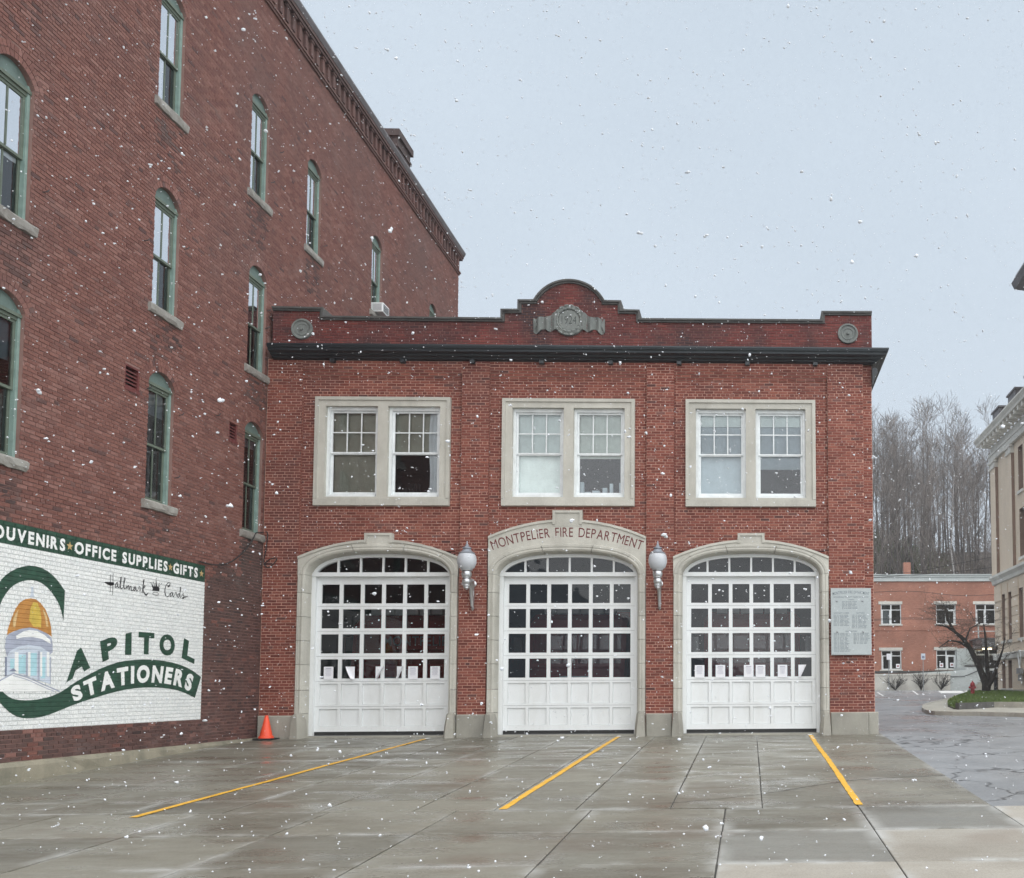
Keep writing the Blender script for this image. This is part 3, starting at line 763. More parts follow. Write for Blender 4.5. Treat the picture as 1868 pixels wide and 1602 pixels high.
# upper windows ----------------------------------------------------------------
def station_windows(i):
    x0, x1, z0, z1 = WC[i]; sw = empty_part('window_surround', FS)
    yf = REC-.06
    f = MB(); mid = (x0+x1)/2; jw = .225; ms = .11
    op = [(x0+jw, mid-ms, z0+.2, z1-.205), (mid+ms, x1-jw, z0+.2, z1-.205)]
    fr = MB(); holed(fr, x0+.0, x1, z0, z1, op, 'y', yf)
    for a, b_, c_, d_ in op:
        fr.add([(a, yf, c_), (a, yf+.28, c_), (a, yf+.28, d_), (a, yf, d_)], [(0, 1, 2, 3)]); fr.add([(b_, yf, c_), (b_, yf+.28, c_), (b_, yf+.28, d_), (b_, yf, d_)], [(0, 1, 2, 3)])
        fr.add([(a, yf, d_), (b_, yf, d_), (b_, yf+.28, d_), (a, yf+.28, d_)], [(0, 1, 2, 3)]); fr.add([(a, yf, c_), (b_, yf, c_), (b_, yf+.28, c_), (a, yf+.28, c_)], [(0, 1, 2, 3)])
    for pts in ([(x0, z0), (x1, z0)], [(x0, z1), (x1, z1)], [(x0, z0), (x0, z1)], [(x1, z0), (x1, z1)]):
        (p, q), (r, s) = pts; fr.add([(p, yf, q), (r, yf, s), (r, REC+.05, s), (p, REC+.05, q)], [(0, 1, 2, 3)])
    fr.build('stone_frame', 'lime', sw)
    rim = MB(); w_ = .075
    rim.box(x0+.002, x1-.002, yf-.03, yf, z1-w_, z1-.002); rim.box(x0+.002, x0+w_, yf-.03, yf, z0+.16, z1-w_-.001); rim.box(x1-w_, x1-.002, yf-.03, yf, z0+.16, z1-w_-.001)
    rim.build('stone_moulding', 'lime', sw)
    sl_ = MB(); sl_.box(x0+.004, x1-.004, yf-.035, yf, z0+.002, z0+.15); sl_.build('stone_sill', 'lime', sw)
    blinds = [(('tan', 0., 1.), ('tan', .5, 1.)), (('pale', 0, 1.), ('cream', .46, 1.)), (('grey', .0, 1.), ('grey', .34, 1.))][i]  # grey sheets of the third window imitate sky reflected in its glass
    for q, (a, b_, c_, d_) in enumerate(op):
        wn = empty_part('window', FS); y = yf+.10
        fm = MB(); fw_ = .06
        fm.box(a, a+fw_, y, y+.12, c_, d_); fm.box(b_-fw_, b_, y, y+.12, c_, d_); fm.box(a+fw_, b_-fw_, y, y+.12, d_-.075, d_-.001); fm.box(a+fw_, b_-fw_, y-.03, y+.12, c_+.001, c_+.06)
        fm.build('frame', 'white2', wn)
        A, B, C, D = a+fw_, b_-fw_, c_+.06, d_-.075; zm = (C+D)/2-.01
        us = MB(); ys_ = y+.05
        us.box(A, A+.045, ys_, ys_+.035, zm, D); us.box(B-.045, B, ys_, ys_+.035, zm, D); us.box(A+.045, B-.045, ys_, ys_+.035, D-.045, D); us.box(A+.045, B-.045, ys_, ys_+.035, zm, zm+.035)
        pw, ph = (B-A-.09)/3, (D-.045-zm-.035)/2
        for k in (1, 2): us.box(A+.045+k*pw-.012, A+.045+k*pw+.012, ys_+.004, ys_+.03, zm+.036, D-.046)
        us.box(A+.046, B-.046, ys_+.006, ys_+.03, zm+.035+ph-.012, zm+.035+ph+.012)
        us.build('upper_sash', 'white2', wn)
        for k in range(3):
            for r in range(2):
                xa, za = A+.045+k*pw, zm+.035+r*ph
                MB().add([(xa+.012, ys_+.016, za+.01), (xa+pw-.012, ys_+.016, za+.01), (xa+pw-.012, ys_+.016, za+ph-.01), (xa+.012, ys_+.016, za+ph-.01)], [(0, 1, 2, 3)]).build('pane', 'glass', wn)
        ls = MB(); yl = y+.085
        ls.box(A, A+.05, yl, yl+.035, C, zm+.03); ls.box(B-.05, B, yl, yl+.035, C, zm+.03); ls.box(A+.05, B-.05, yl, yl+.035, C, C+.075); ls.box(A+.05, B-.05, yl-.02, yl+.035, zm-.02, zm+.0299)
        ls.build('lower_sash', 'white2', wn)
        MB().add([(A+.05, yl+.016, C+.075), (B-.05, yl+.016, C+.075), (B-.05, yl+.016, zm), (A+.05, yl+.016, zm)], [(0, 1, 2, 3)]).build('pane', 'glass', wn)
        nm, lo, hi = blinds[q]; zl = C+(D-C)*lo; yb = y+.17
        m_ = MB(); nn = 13; m_.strip([[(x, yb+.008*math.sin(k*2.1), z) for z in (zl, D+.03)] for k, x in enumerate(np.linspace(A-.02, B+.02, nn))])
        m_.build('blind', 'blind_'+nm, wn, smooth=True)
        if i == 0 and q == 1:
            m_ = MB(); m_.strip([[(B-.24+.29*u+.02*math.sin(7*s), yb-.03+.015*math.sin(u*14), C+(D-C)*s) for s in np.linspace(0, 1, 8)] for u in np.linspace(0, 1, 12)]); m_.build('curtain_or_sky_reflection', 'blind_white', wn, smooth=True)
        if i == 2:
            hb = MB(); hb.box(A-.02, B+.02, yb-.03, yb-.005, D-.28, D+.03); hb.build('blind_head', 'blind_pale', wn)
        if lo > .1:
            it = MB(); r_ = random.Random(i*7+q); x = A+.04
            while x < B-.1:
                w_ = r_.uniform(.05, .16); it.box(x, x+w_, yb+.05, yb+.2, C-.02, C+r_.uniform(.1, .36)); x += w_+r_.uniform(.02, .1)
            it.build('things_on_sill', 'blind_grey' if i == 1 else 'dark', wn)
for i in range(3): station_windows(i)

# cornice and parapet ------------------------------------------------------------
PC = [(0.0, 8.09), (.03, 8.10), (.045, 8.385), (.085, 8.395), (.10, 8.42), (.16, 8.44), (.18, 8.47), (.28, 8.50), (.29, 8.54), (.32, 8.565), (.335, 8.61), (.335, 8.64), (.0, 8.67)]
PC[0] = (-.02, 8.37); PC[1] = (.02, 8.375)
cn = MB(); rows_ = []
for p, z in PC: rows_.append([(-10.56, -p, z), (2.80+p, -p, z), (2.80+p, 13.3, z)])
cn.strip(rows_); cn.add([r_[0] for r_ in rows_], [tuple(range(len(rows_)))]); cn.build('cornice', 'black', FS)
ret = MB()                                     # tapering console on the right-hand return
ret.prism([(2.80, 7.9), (2.86, 8.05), (2.93, 8.2), (2.90, 8.30), (2.80, 8.30)], .02, 13.2); ret.build('side_moulding', 'black', FS)
for x in np.arange(-9.25, 2.6, 1.535):
    MB().box(x-.05, x+.05, -.10, -.0, 8.31, 8.384).build('bracket', 'black', FS)
arc = [(DC[1]+.775*math.cos(a)/math.cos(0)*1.0, 0) for a in ()]
def par_out(d=0.):                             # parapet outline left to right, lowered by d for the brick under the coping
    c = DC[1]-.005; Rr = .905; zcen = 10.275-Rr
    p = [(-10.62+d*0, 9.58-d), (-9.50-d, 9.57-d), (-9.50-d, 9.375-d), (-5.58+d, 9.37-d), (-5.58+d, 9.57-d), (-5.205+d, 9.575-d), (-5.205+d, 9.79-d), (c-.80+d, 9.795-d)]
    a0 = math.acos(.80/Rr)
    for a in np.linspace(math.pi-a0, a0, 22): p.append((c+(Rr-d)*math.cos(a), zcen+(Rr-d)*math.sin(a)))
    p += [(c+.80-d, 9.795-d), (-2.885-d, 9.79-d), (-2.885-d, 9.585-d), (-2.47-d, 9.58-d), (-2.47-d, 9.385-d), (1.645+d, 9.395-d), (1.645+d, 9.59-d), (2.80, 9.60-d)]
    return p
po, pi_ = par_out(), par_out(.08)
YP = .03
pw_ = MB(); pw_.prism(pi_+[(2.80, 8.6), (-10.62, 8.6)], YP+.009, YP+.36); pw_.build('parapet_core', 'mortar_dark', FS)
poly = pi_+[(2.80, 8.0), (-10.62, 8.0)]
rows = field(-10.62, 2.79, 8.69, 10.27, BL, BH, lambda z: (lambda s: [(-20, s[0][0]), (s[0][1], 20)] if s else [(-20, 20)])(scan(poly, z)), 0., 77, 0)
# second and inner spans are handled by the scan hull, so trim bricks that fall outside the stepped outline
def inside(x, z):
    c = False; n = len(poly)
    for i in range(n):
        (x0, z0), (x1, z1) = poly[i], poly[(i+1) % n]
        if (z0 > z) != (z1 > z) and x < x0+(x1-x0)*(z-z0)/(z1-z0): c = not c
    return c
rows = [r for r in rows if inside((r[0]+r[1])/2, r[3]) or inside((r[0]+r[1])/2, (r[2]+r[3])/2)]
pb = empty_part('parapet', FS)
def lay_stuff(rows, plane, base, sgn, mat, parent): lay(rows, plane, base, sgn, mat, parent, 0)
lay_stuff(rows, 'y', YP, -1, 'brick_dark', pb)
for k in range(len(po)-1):                     # coping stones
    (a, b_), (c_, d_), (e, f_), (g_, h_) = po[k], po[k+1], pi_[k+1], pi_[k]
    if abs(a-c_)+abs(b_-d_) < .01: continue
    cp = MB(); q = [(a, b_), (c_, d_), (e, f_), (g_, h_)]
    cp.prism(q, YP-.04, YP+.42)
    mid = [(g_+(a-g_)*.5, h_+(b_-h_)*.5), (e+(c_-e)*.5, f_+(d_-f_)*.5)]
    cp.prism([(a, b_), (c_, d_), mid[1], mid[0]], YP-.075, YP-.04)
    cp.build('coping_stone', 'coping', pb)
# carved medallion 1924 with wreath and ribbons
md = empty_part('date_medallion', FS)
cx, cz = DC[1]-.005, 9.335
MB().lathe([(.0, -.035), (.235, -.035), (.25, -.02), (.25, .03)], (cx, YP, cz), 32, 'y').build('disc', 'relief', md, smooth=True)
wr = MB(); rr_ = random.Random(4)
for k in range(64):
    a = 2*math.pi*k/32+rr_.uniform(-.05, .05); rad = .30+.035*(1 if k % 2 else -1)
    p = Vector((cx+rad*math.cos(a), YP-.045, cz+rad*math.sin(a))); d = Vector((-math.sin(a), 0, math.cos(a)))*(1 if math.cos(a) > 0 else -1)
    wr.tube([p-d*.055, p-d*.02, p+d*.03, p+d*.062], [.004, .026, .024, .004], 6)
wr.lathe([(.245, .0), (.25, -.035), (.30, -.055), (.345, -.035), (.36, .0)], (cx, YP, cz), 32, 'y'); wr.build('wreath', 'relief', md, smooth=True)
for s in (-1, 1):
    rows_ = []
    for u in np.linspace(0, 1, 22):
        x = cx+s*(.27+.53*u); sag = -.10*u+.025*math.sin(u*13); hh = .19-.04*u+.025*math.sin(u*9)
        d = -.035-.035*math.sin(u*19); notch = .09*max(0, (u-.86)/.14)
        rows_.append([(x, YP+.0, cz+sag+hh*.8), (x, YP+d, cz+sag+hh*.8), (x-s*notch, YP+d-.012*math.sin(u*25), cz+sag-hh*.15), (x, YP+d, cz+sag-hh*1.15), (x, YP, cz+sag-hh*1.15)])
    m_ = MB(); m_.strip(rows_); m_.add(rows_[-1], [(0, 1, 2, 3, 4)]); m_.build('ribbon', 'relief', md)
v, f = glyphs('1924', -.012, 1.0); w = v[:, 0].max()
MB().add([(cx-.165+.33*p[0]/w, YP-.0375, cz-.085+.19*p[1]) for p in v], f).build('numerals', 'carve_dark', md)
for cx_, lb in ((-9.97, None), (2.25, None)):
    MB().lathe([(0, -.075), (.03, -.07), (.035, -.03), (.11, -.022), (.115, -.035), (.145, -.035), (.15, -.022), (.185, -.025), (.19, -.05), (.225, -.05), (.235, -.03), (.235, .02)], (cx_, YP, 9.085), 36, 'y').build('round_boss', 'relief', FS, smooth=True)

# ------------------------------------------------------------------ things on the front
def wall_lamp(x, label):
    L = thing('wall_lamp', label, 'lamp', (x, 0, 2.76), 'globe lamps on the station front')
    p = .52; c = (x, -p, 0)
    MB().lathe([(.10, 3.61), (.165, 3.66), (.198, 3.76), (.20, 3.84), (.185, 3.92), (.15, 3.965)], c, 24).build('globe', 'globe', L, smooth=True)
    MB().lathe([(.165, 3.958), (.17, 3.975), (.12, 4.0), (.085, 4.05), (.075, 4.065), (.10, 4.075), (.10, 4.09), (.05, 4.11), (.03, 4.14), (.035, 4.155), (.015, 4.18), (.012, 4.235), (0, 4.24)], c, 20).build('finial', 'cap', L, smooth=True)
    MB().lathe([(0, 3.18), (.02, 3.18), (.03, 3.205), (.055, 3.215), (.055, 3.24), (.075, 3.25), (.08, 3.28), (.065, 3.30), (.085, 3.33), (.09, 3.37), (.075, 3.415), (.05, 3.42), (.095, 3.435), (.085, 3.45), (.10, 3.48), (.108, 3.53), (.095, 3.575), (.08, 3.58), (.12, 3.595), (.125, 3.615), (.10, 3.62)], c, 20).build('stem', 'silver', L, smooth=True)
    a = MB(); pts = []
    for u in np.linspace(0, 1, 14): pts.append((x, -p+.04+(p-.12)*u**.8, 3.38-.03*u-.50*u**3))
    a.tube(pts, [.035+.012*math.sin(u*3.1) for u in np.linspace(0, 1, 14)], 8)
    a.tube([(x, -.20, 3.42), (x, -.09, 3.36), (x, -.05, 3.2)], [.05, .05, .03], 8)
    a.tube([(x, -.045, 3.45), (x, -.04, 3.0), (x, -.05, 2.83)], [.03, .03, .02], 8)
    a.build('bracket_arm', 'silver', L, smooth=True)
    MB().lathe([(.07, 0), (.07, -.03), (.04, -.05), (0, -.05)], (x, 0, 3.36), 16, 'y').build('wall_plate', 'silver', L, smooth=True)
    MB().tube([(x, -.05, 2.86), (x, -.055, 2.82), (x, -.055, 2.76)], [.012, .04, .004], 6).build('drop', 'silver', L)
wall_lamp(-6.10, 'silver wall lamp with frosted globe between the left and middle garage doors')
wall_lamp(-2.0, 'silver wall lamp with frosted globe between the middle and right garage doors')

pq = thing('memorial_plaque', 'grey stone memorial plaque on the right pilaster listing years of service', 'plaque', (2.24, 0, 1.75))
MB().cbox(1.80, 2.70, -.11, -.05, 1.755, 3.245, .008).build('stone_slab', 'plaque', pq)
MB().box(1.95, 2.55, -.05, .0, 1.9, 3.1).build('backing', 'base', pq)
yq = -.1108
arc_text('MONTPELIER FIRE DEPARTMENT', 2.25, 3.125, 2.2, .405, .068, yq, 'engrave', pq, 'heading', .004)
def flat_text(body, x0, x1, z, h, mat, name, thick=.0):
    v, f = glyphs(body, thick); w = v[:, 0].max()
    return MB().add([(x0+(x1-x0)*p[0]/w, yq, z+h*p[1]) for p in v], f).build(name, mat, pq)
flat_text('HONORING TWENTY YEARS OF SERVICE', 1.86, 2.64, 3.03, .033, 'engrave', 'subheading', .006)
flat_text('CHIEFS', 2.18, 2.32, 2.972, .03, 'engrave', 'subheading', .006)
flat_text('ASSISTANT CHIEFS', 1.86, 2.20, 2.675, .03, 'engrave', 'subheading', .006)
flat_text('CAPTAINS', 2.37, 2.55, 2.675, .03, 'engrave', 'subheading', .006)
flat_text('FIREFIGHTERS', 2.12, 2.38, 2.268, .03, 'engrave', 'subheading', .006)
rq = random.Random(8); bars = MB()
for xa, za, n, st in ((2.05, 2.935, 6, .03), (1.86, 2.635, 9, .0285), (2.27, 2.635, 11, .0285), (1.86, 2.23, 15, .0285), (2.30, 2.23, 9, .0285)):
    for k in range(n):                          # the lists of names, too small to read
        z = za-k*st; x = xa
        for L_ in (rq.uniform(.055, .075), rq.uniform(.03, .035), rq.uniform(.07, .1), rq.uniform(.05, .11)):
            q = x
            while q < x+L_: bars.add([(q, yq, z), (q+.0075, yq, z), (q+.0075, yq, z+.014), (q, yq, z+.014)], [(0, 1, 2, 3)]); q += .0115
            x += L_+.02
bars.build('name_list', 'engrave', pq)
for x, z in ((1.93, 2.955), (2.51, 2.955), (1.94, 2.27), (2.52, 2.27)):
    MB().lathe([(0, -.022), (.018, -.018), (.022, 0)], (x, -.11, z), 12, 'y').build('fixing_bolt', 'shade_metal', pq, smooth=True)

def notice(i, col, dx, curl, label, w=.215, h=.285):
    c = DC[i]; L0, L1 = c-HW+.085, c+HW-.085; pit = (L1-L0-.12)/6
    xc = L0+.06+(col+.5)*pit+dx; z0 = .115+2*.5575+.04; y = .315
    t_ = thing('paper_notice', label, 'paper', (xc, y, z0), 'white paper notices taped to the garage doors')
    m_ = MB(); rows_ = []
    for u in np.linspace(-1, 1, 9):
        row = []
        for s in np.linspace(0, 1, 7):
            x, yy, z = xc+u*w/2, y-.006*(1+u), z0+h*s
            if curl:                            # a corner has come loose and folded over
                k = max(0, curl*u*.8+(1-s)*1.0-.55+(.2 if abs(curl) > 1 else 0))
                x -= math.copysign(1, curl)*k*w*.62; yy -= .09*math.sin(min(k*1.7, 3)); z += k*.03
            row.append((x, yy, z))
        rows_.append(row)
    m_.strip(rows_); m_.build('sheet', 'paper', t_, smooth=True)
    if not curl:
        p_ = MB()
        for q in range(7):
            z = z0+h*(.84-.085*q); ww = w*(.28 if q == 0 else rq.uniform(.2, .34)); p_.add([(xc-ww, y-.0155, z), (xc+ww, y-.0155, z), (xc+ww, y-.0155, z+(.016 if q == 0 else .006)), (xc-ww, y-.0155, z+(.016 if q == 0 else .006))], [(0, 1, 2, 3)])
        p_.build('printed_lines', 'print', t_)
nd = [(0, 0, 0, 0, 'flat white notice in the leftmost pane of the left garage door'),
      (0, 1, 0, -.8, 'notice with a folded lower left corner in the second pane of the left door'),
      (0, 2, .2, .9, 'notice curling off beside the third pane of the left garage door'),
      (0, 3, .2, 1.1, 'notice curling off beside the fourth pane of the left garage door'),
      (0, 4, -.02, 0, 'flat white notice in the fifth pane of the left garage door'),
      (0, 5, 0, 0, 'flat white notice in the rightmost pane of the left garage door'),
      (2, 0, 0, 0, 'flat white notice in the leftmost pane of the right garage door'),
      (2, 1, 0, 0, 'flat white notice in the second pane of the right garage door'),
      (2, 2, .17, 0, 'notice overlapping the bar right of the third pane of the right door'),
      (2, 3, -.03, 0, 'flat white notice in the fourth pane of the right garage door'),
      (2, 4, 0, 0, 'flat white notice in the fifth pane of the right garage door'),
      (2, 5, .0, 1.0, 'notice folded to a triangle in the rightmost pane of the right door')]
for a in nd: notice(*a)

cone = thing('traffic_cone', 'orange traffic cone on a black base beside the left corner pilaster', 'cone', (-10.36, -.30, gz(-.3)))
zc_ = gz(-.3)
MB().lathe([(.15, .04), (.145, .07), (.125, .08), (.035, .50), (.03, .515), (0, .515)], (-10.36, -.3, zc_), 20).build('body', 'orange', cone, smooth=True)
MB().lathe([(.155, .0), (.155, .04), (.15, .042)], (-10.36, -.3, zc_), 20).build('collar', 'orange', cone)
MB().box(-10.36-.19, -10.36+.19, -.49, -.11, zc_-.003, zc_+.03).build('base', 'rubber', cone)

# fire engines inside, dim behind the panes
def engine(x, y, label, text=None):
    E = thing('fire_engine', label, 'fire truck', (x, y, .04), 'fire engines parked inside the station')
    b_ = MB()
    def sect(yy, hw, zb, zt): return [(x-hw, yy, zb), (x-hw, yy, zt-.12), (x-hw+.12, yy, zt), (x+hw-.12, yy, zt), (x+hw, yy, zt-.12), (x+hw, yy, zb)]
    b_.strip([sect(y, 1.12, .55, 1.52), sect(y+.05, 1.17, .5, 1.58), sect(y+.28, 1.2, .5, 2.75), sect(y+.5, 1.22, .5, 2.9), sect(y+2.2, 1.22, .5, 2.9), sect(y+2.25, 1.22, .5, 3.1), sect(y+7.5, 1.22, .5, 3.1)], True)
    b_.add(sect(y, 1.12, .55, 1.52), [(0, 1, 2, 3, 4, 5)]); b_.build('body', 'truck', E)
    for s in (-1, 1):
        w_ = MB(); a = (.03, 1.08) if s > 0 else (-1.08, -.03)
        w_.add([(x+a[0], y+.045, 1.66), (x+a[1], y+.055, 1.66), (x+a[1]-.02*s, y+.235, 2.52), (x+a[0], y+.225, 2.52)], [(0, 1, 2, 3)]); w_.build('windshield', 'glass', E)
        MB().lathe([(0, -.05), (.09, -.05), (.11, 0)], (x+s*.78, y, 1.05), 14, 'y').build('headlight', 'chrome', E, smooth=True)
        MB().box(x+s*1.42-.1, x+s*1.42+.1, y+.02, y+.1, 1.75, 2.3).build('mirror', 'chrome', E)
        MB().tube([(x+s*1.2, y+.3, 2.4), (x+s*1.42, y+.06, 2.3)], .02, 6).build('mirror_arm', 'chrome', E)
        for yy in (1.6, 5.6): MB().lathe([(.2, -.15), (.5, -.15), (.52, 0), (.5, .15), (.2, .15)], (0, 0, 0), 16, 'y').build('wheel', 'rubber', E).location = (s*1.05, yy, .52)
    MB().box(x-1.2, x+1.2, y-.3, y, .5, .8).build('bumper', 'chrome', E)
    MB().box(x-.4, x+.4, y-.03, y+.02, .9, 1.35).build('grille', 'chrome', E)
    lb = MB()
    for k in range(6): lb.box(x-.9+k*.3+.02, x-.9+(k+1)*.3-.02, y+.5, y+.75, 2.92, 3.06)
    lb.build('light_bar', 'paper', E)
    if text:
        v, f = glyphs(text, .012, 1.1); w = v[:, 0].max()
        MB().box(x-.45, x+1.45, y-.0, y+.1, 2.02, 2.48).build('name_board', 'truck', E)
        MB().add([(x-.36+1.72*p[0]/w, y-.006, 2.11+.25*p[1]) for p in v], f).build('lettering', 'blind_slate', E)
engine(-8.6, 2.4, 'red fire engine with white lettering behind the left garage door', 'MONTPELIER')
engine(-4.25, 2.2, 'red fire engine with split windshield behind the middle garage door')
engine(.05, 2.2, 'red fire engine with roof light bar behind the right garage door')

# ------------------------------------------------------------------ tall brick building on the left
X = -10.70; OL, OH, OZ = .205, .0655, .02
LB = thing('brick_building', 'tall old brown brick building with teal arched windows and a corbelled cornice', 'building', (-14, 2, 0))
WINS = [(-7.21, 0), (-7.21, 1), (-7.21, 2), (-3.62, 0), (-3.62, 1), (-3.64, 2), (-.46, 0), (-.46, 1), (-.53, 2), (2.0, 2), (5.86, 2), (10.6, 2), (10.6, 1)]
ROW = [(4.44, 6.61, 6.83), (7.98, 10.03, 10.27), (11.79, 13.86, 14.08)]
WW = .37
MUR = (-8.2, -2.115, .478, 3.517)
VENTS = [(-4.63, -4.24, 6.21, 6.67), (-1.42, -1.11, 6.16, 6.6)]
def arcR(sp, ap): r = ap-sp; return (WW*WW+r*r)/(2*r)
def ob_left(z):
    o = []
    for c, r in WINS:
        s0, sp, ap = ROW[r]; Rr = arcR(sp, ap); cz = ap-Rr; Ro = Rr+.205
        if s0-.17 < z < s0: o.append((c-WW-.10, c+WW+.10))
        elif s0 <= z < sp: o.append((c-WW, c+WW))
        elif z < cz+Ro:
            hw = math.sqrt(max(0, Ro*Ro-(z-cz)**2))
            lim = (WW+(z-sp)*(WW/max(.05, sp-cz))) if sp > cz else 9
            o.append((c-min(hw, lim), c+min(hw, lim)))
    if MUR[2] < z < MUR[3]: o.append((MUR[0], MUR[1]))
    for v_ in VENTS:
        if v_[2] < z < v_[3]: o.append((v_[0], v_[1]))
    zv = (z-ZC-1.8)/.735-20.73           # above the picture: leave to the flat wall
    if zv > -12.5: o.append((-40, zv))
    if z < 8.9: o.append((.0, 40))
    return o
rows = field(-12.5, 13.24, OZ, 16.3, OL, OH, ob_left, 0, 91, .0)
def sooty(r):
    a, z = (r[0]+r[1])/2, r[2]
    n = .35*math.sin(a*2.3+z*1.1)+.25*math.sin(a*5.1-z*2.7)+.2*math.sin(z*6.3)
    if a > -2.2 and z < 3.3+n+.9*math.exp(-((a+.15)/.35)**2): return True
    if z < .5: return n > -.35
    for c, q in WINS:                       # grime washed down below the sills
        s0 = ROW[q][0]-.17
        if abs(a-c) < .40+.1*n and s0-.75+.4*n < z < s0: return True
    return False
sr = random.Random(77)
soot = [sooty(r) and sr.random() < (.93 if r[2] < 4.2 and (r[0]+r[1])/2 > -2.6 or r[2] < .5 else .5) for r in rows]
lay([r for r, q in zip(rows, soot) if not q], 'x', X, 1, 'brick_old', LB)
lay([r for r, q in zip(rows, soot) if q], 'x', X, 1, 'brick_soot', LB, 0)
bw = MB(); holes = [(c-WW, c+WW, ROW[r][0]-.02, ROW[r][2]) for c, r in WINS]+[v_ for v_ in VENTS]
holed(bw, -16, 13.25, -.9, 17.0, holes, 'x', X-.010)
for c, r in WINS:                            # close the arch corners
    s0, sp, ap = ROW[r]; Rr = arcR(sp, ap); cz = ap-Rr
    ysn = np.linspace(-WW, WW, 15)
    for k in range(14):
        za, zb = [cz+math.sqrt(Rr*Rr-q*q) for q in (ysn[k], ysn[k+1])]
        bw.add([(X-.01, c+ysn[k], za), (X-.01, c+ysn[k+1], zb), (X-.01, c+ysn[k+1], ap), (X-.01, c+ysn[k], ap)], [(0, 1, 2, 3)])
        bw.add([(X-.01, c+ysn[k], za), (X-.01, c+ysn[k+1], zb), (X-.2, c+ysn[k+1], zb), (X-.2, c+ysn[k], za)], [(0, 1, 2, 3)])
    for s in (-1, 1): bw.add([(X-.008, c+s*WW, s0-.02), (X-.2, c+s*WW, s0-.02), (X-.2, c+s*WW, sp), (X-.008, c+s*WW, sp)], [(0, 1, 2, 3)])
bw.build('mortar_joints', 'mortar_old', LB)
bk = MB(); bk.box(-26, X-.35, -16, -15.8, -.9, 16.9); bk.box(-26, X-.02, 13.05, 13.25, -.9, 16.9); bk.box(-26, -25.8, -16, 13.2, -.9, 16.9); bk.box(-26, X-.02, -16, 13.2, 16.8, 16.95)
bk.build('outer_wall', 'side_brick', LB)
MB().box(X-1.2, X-1.15, -16, 13, -.5, 17).build('inner_wall', 'dark', LB)
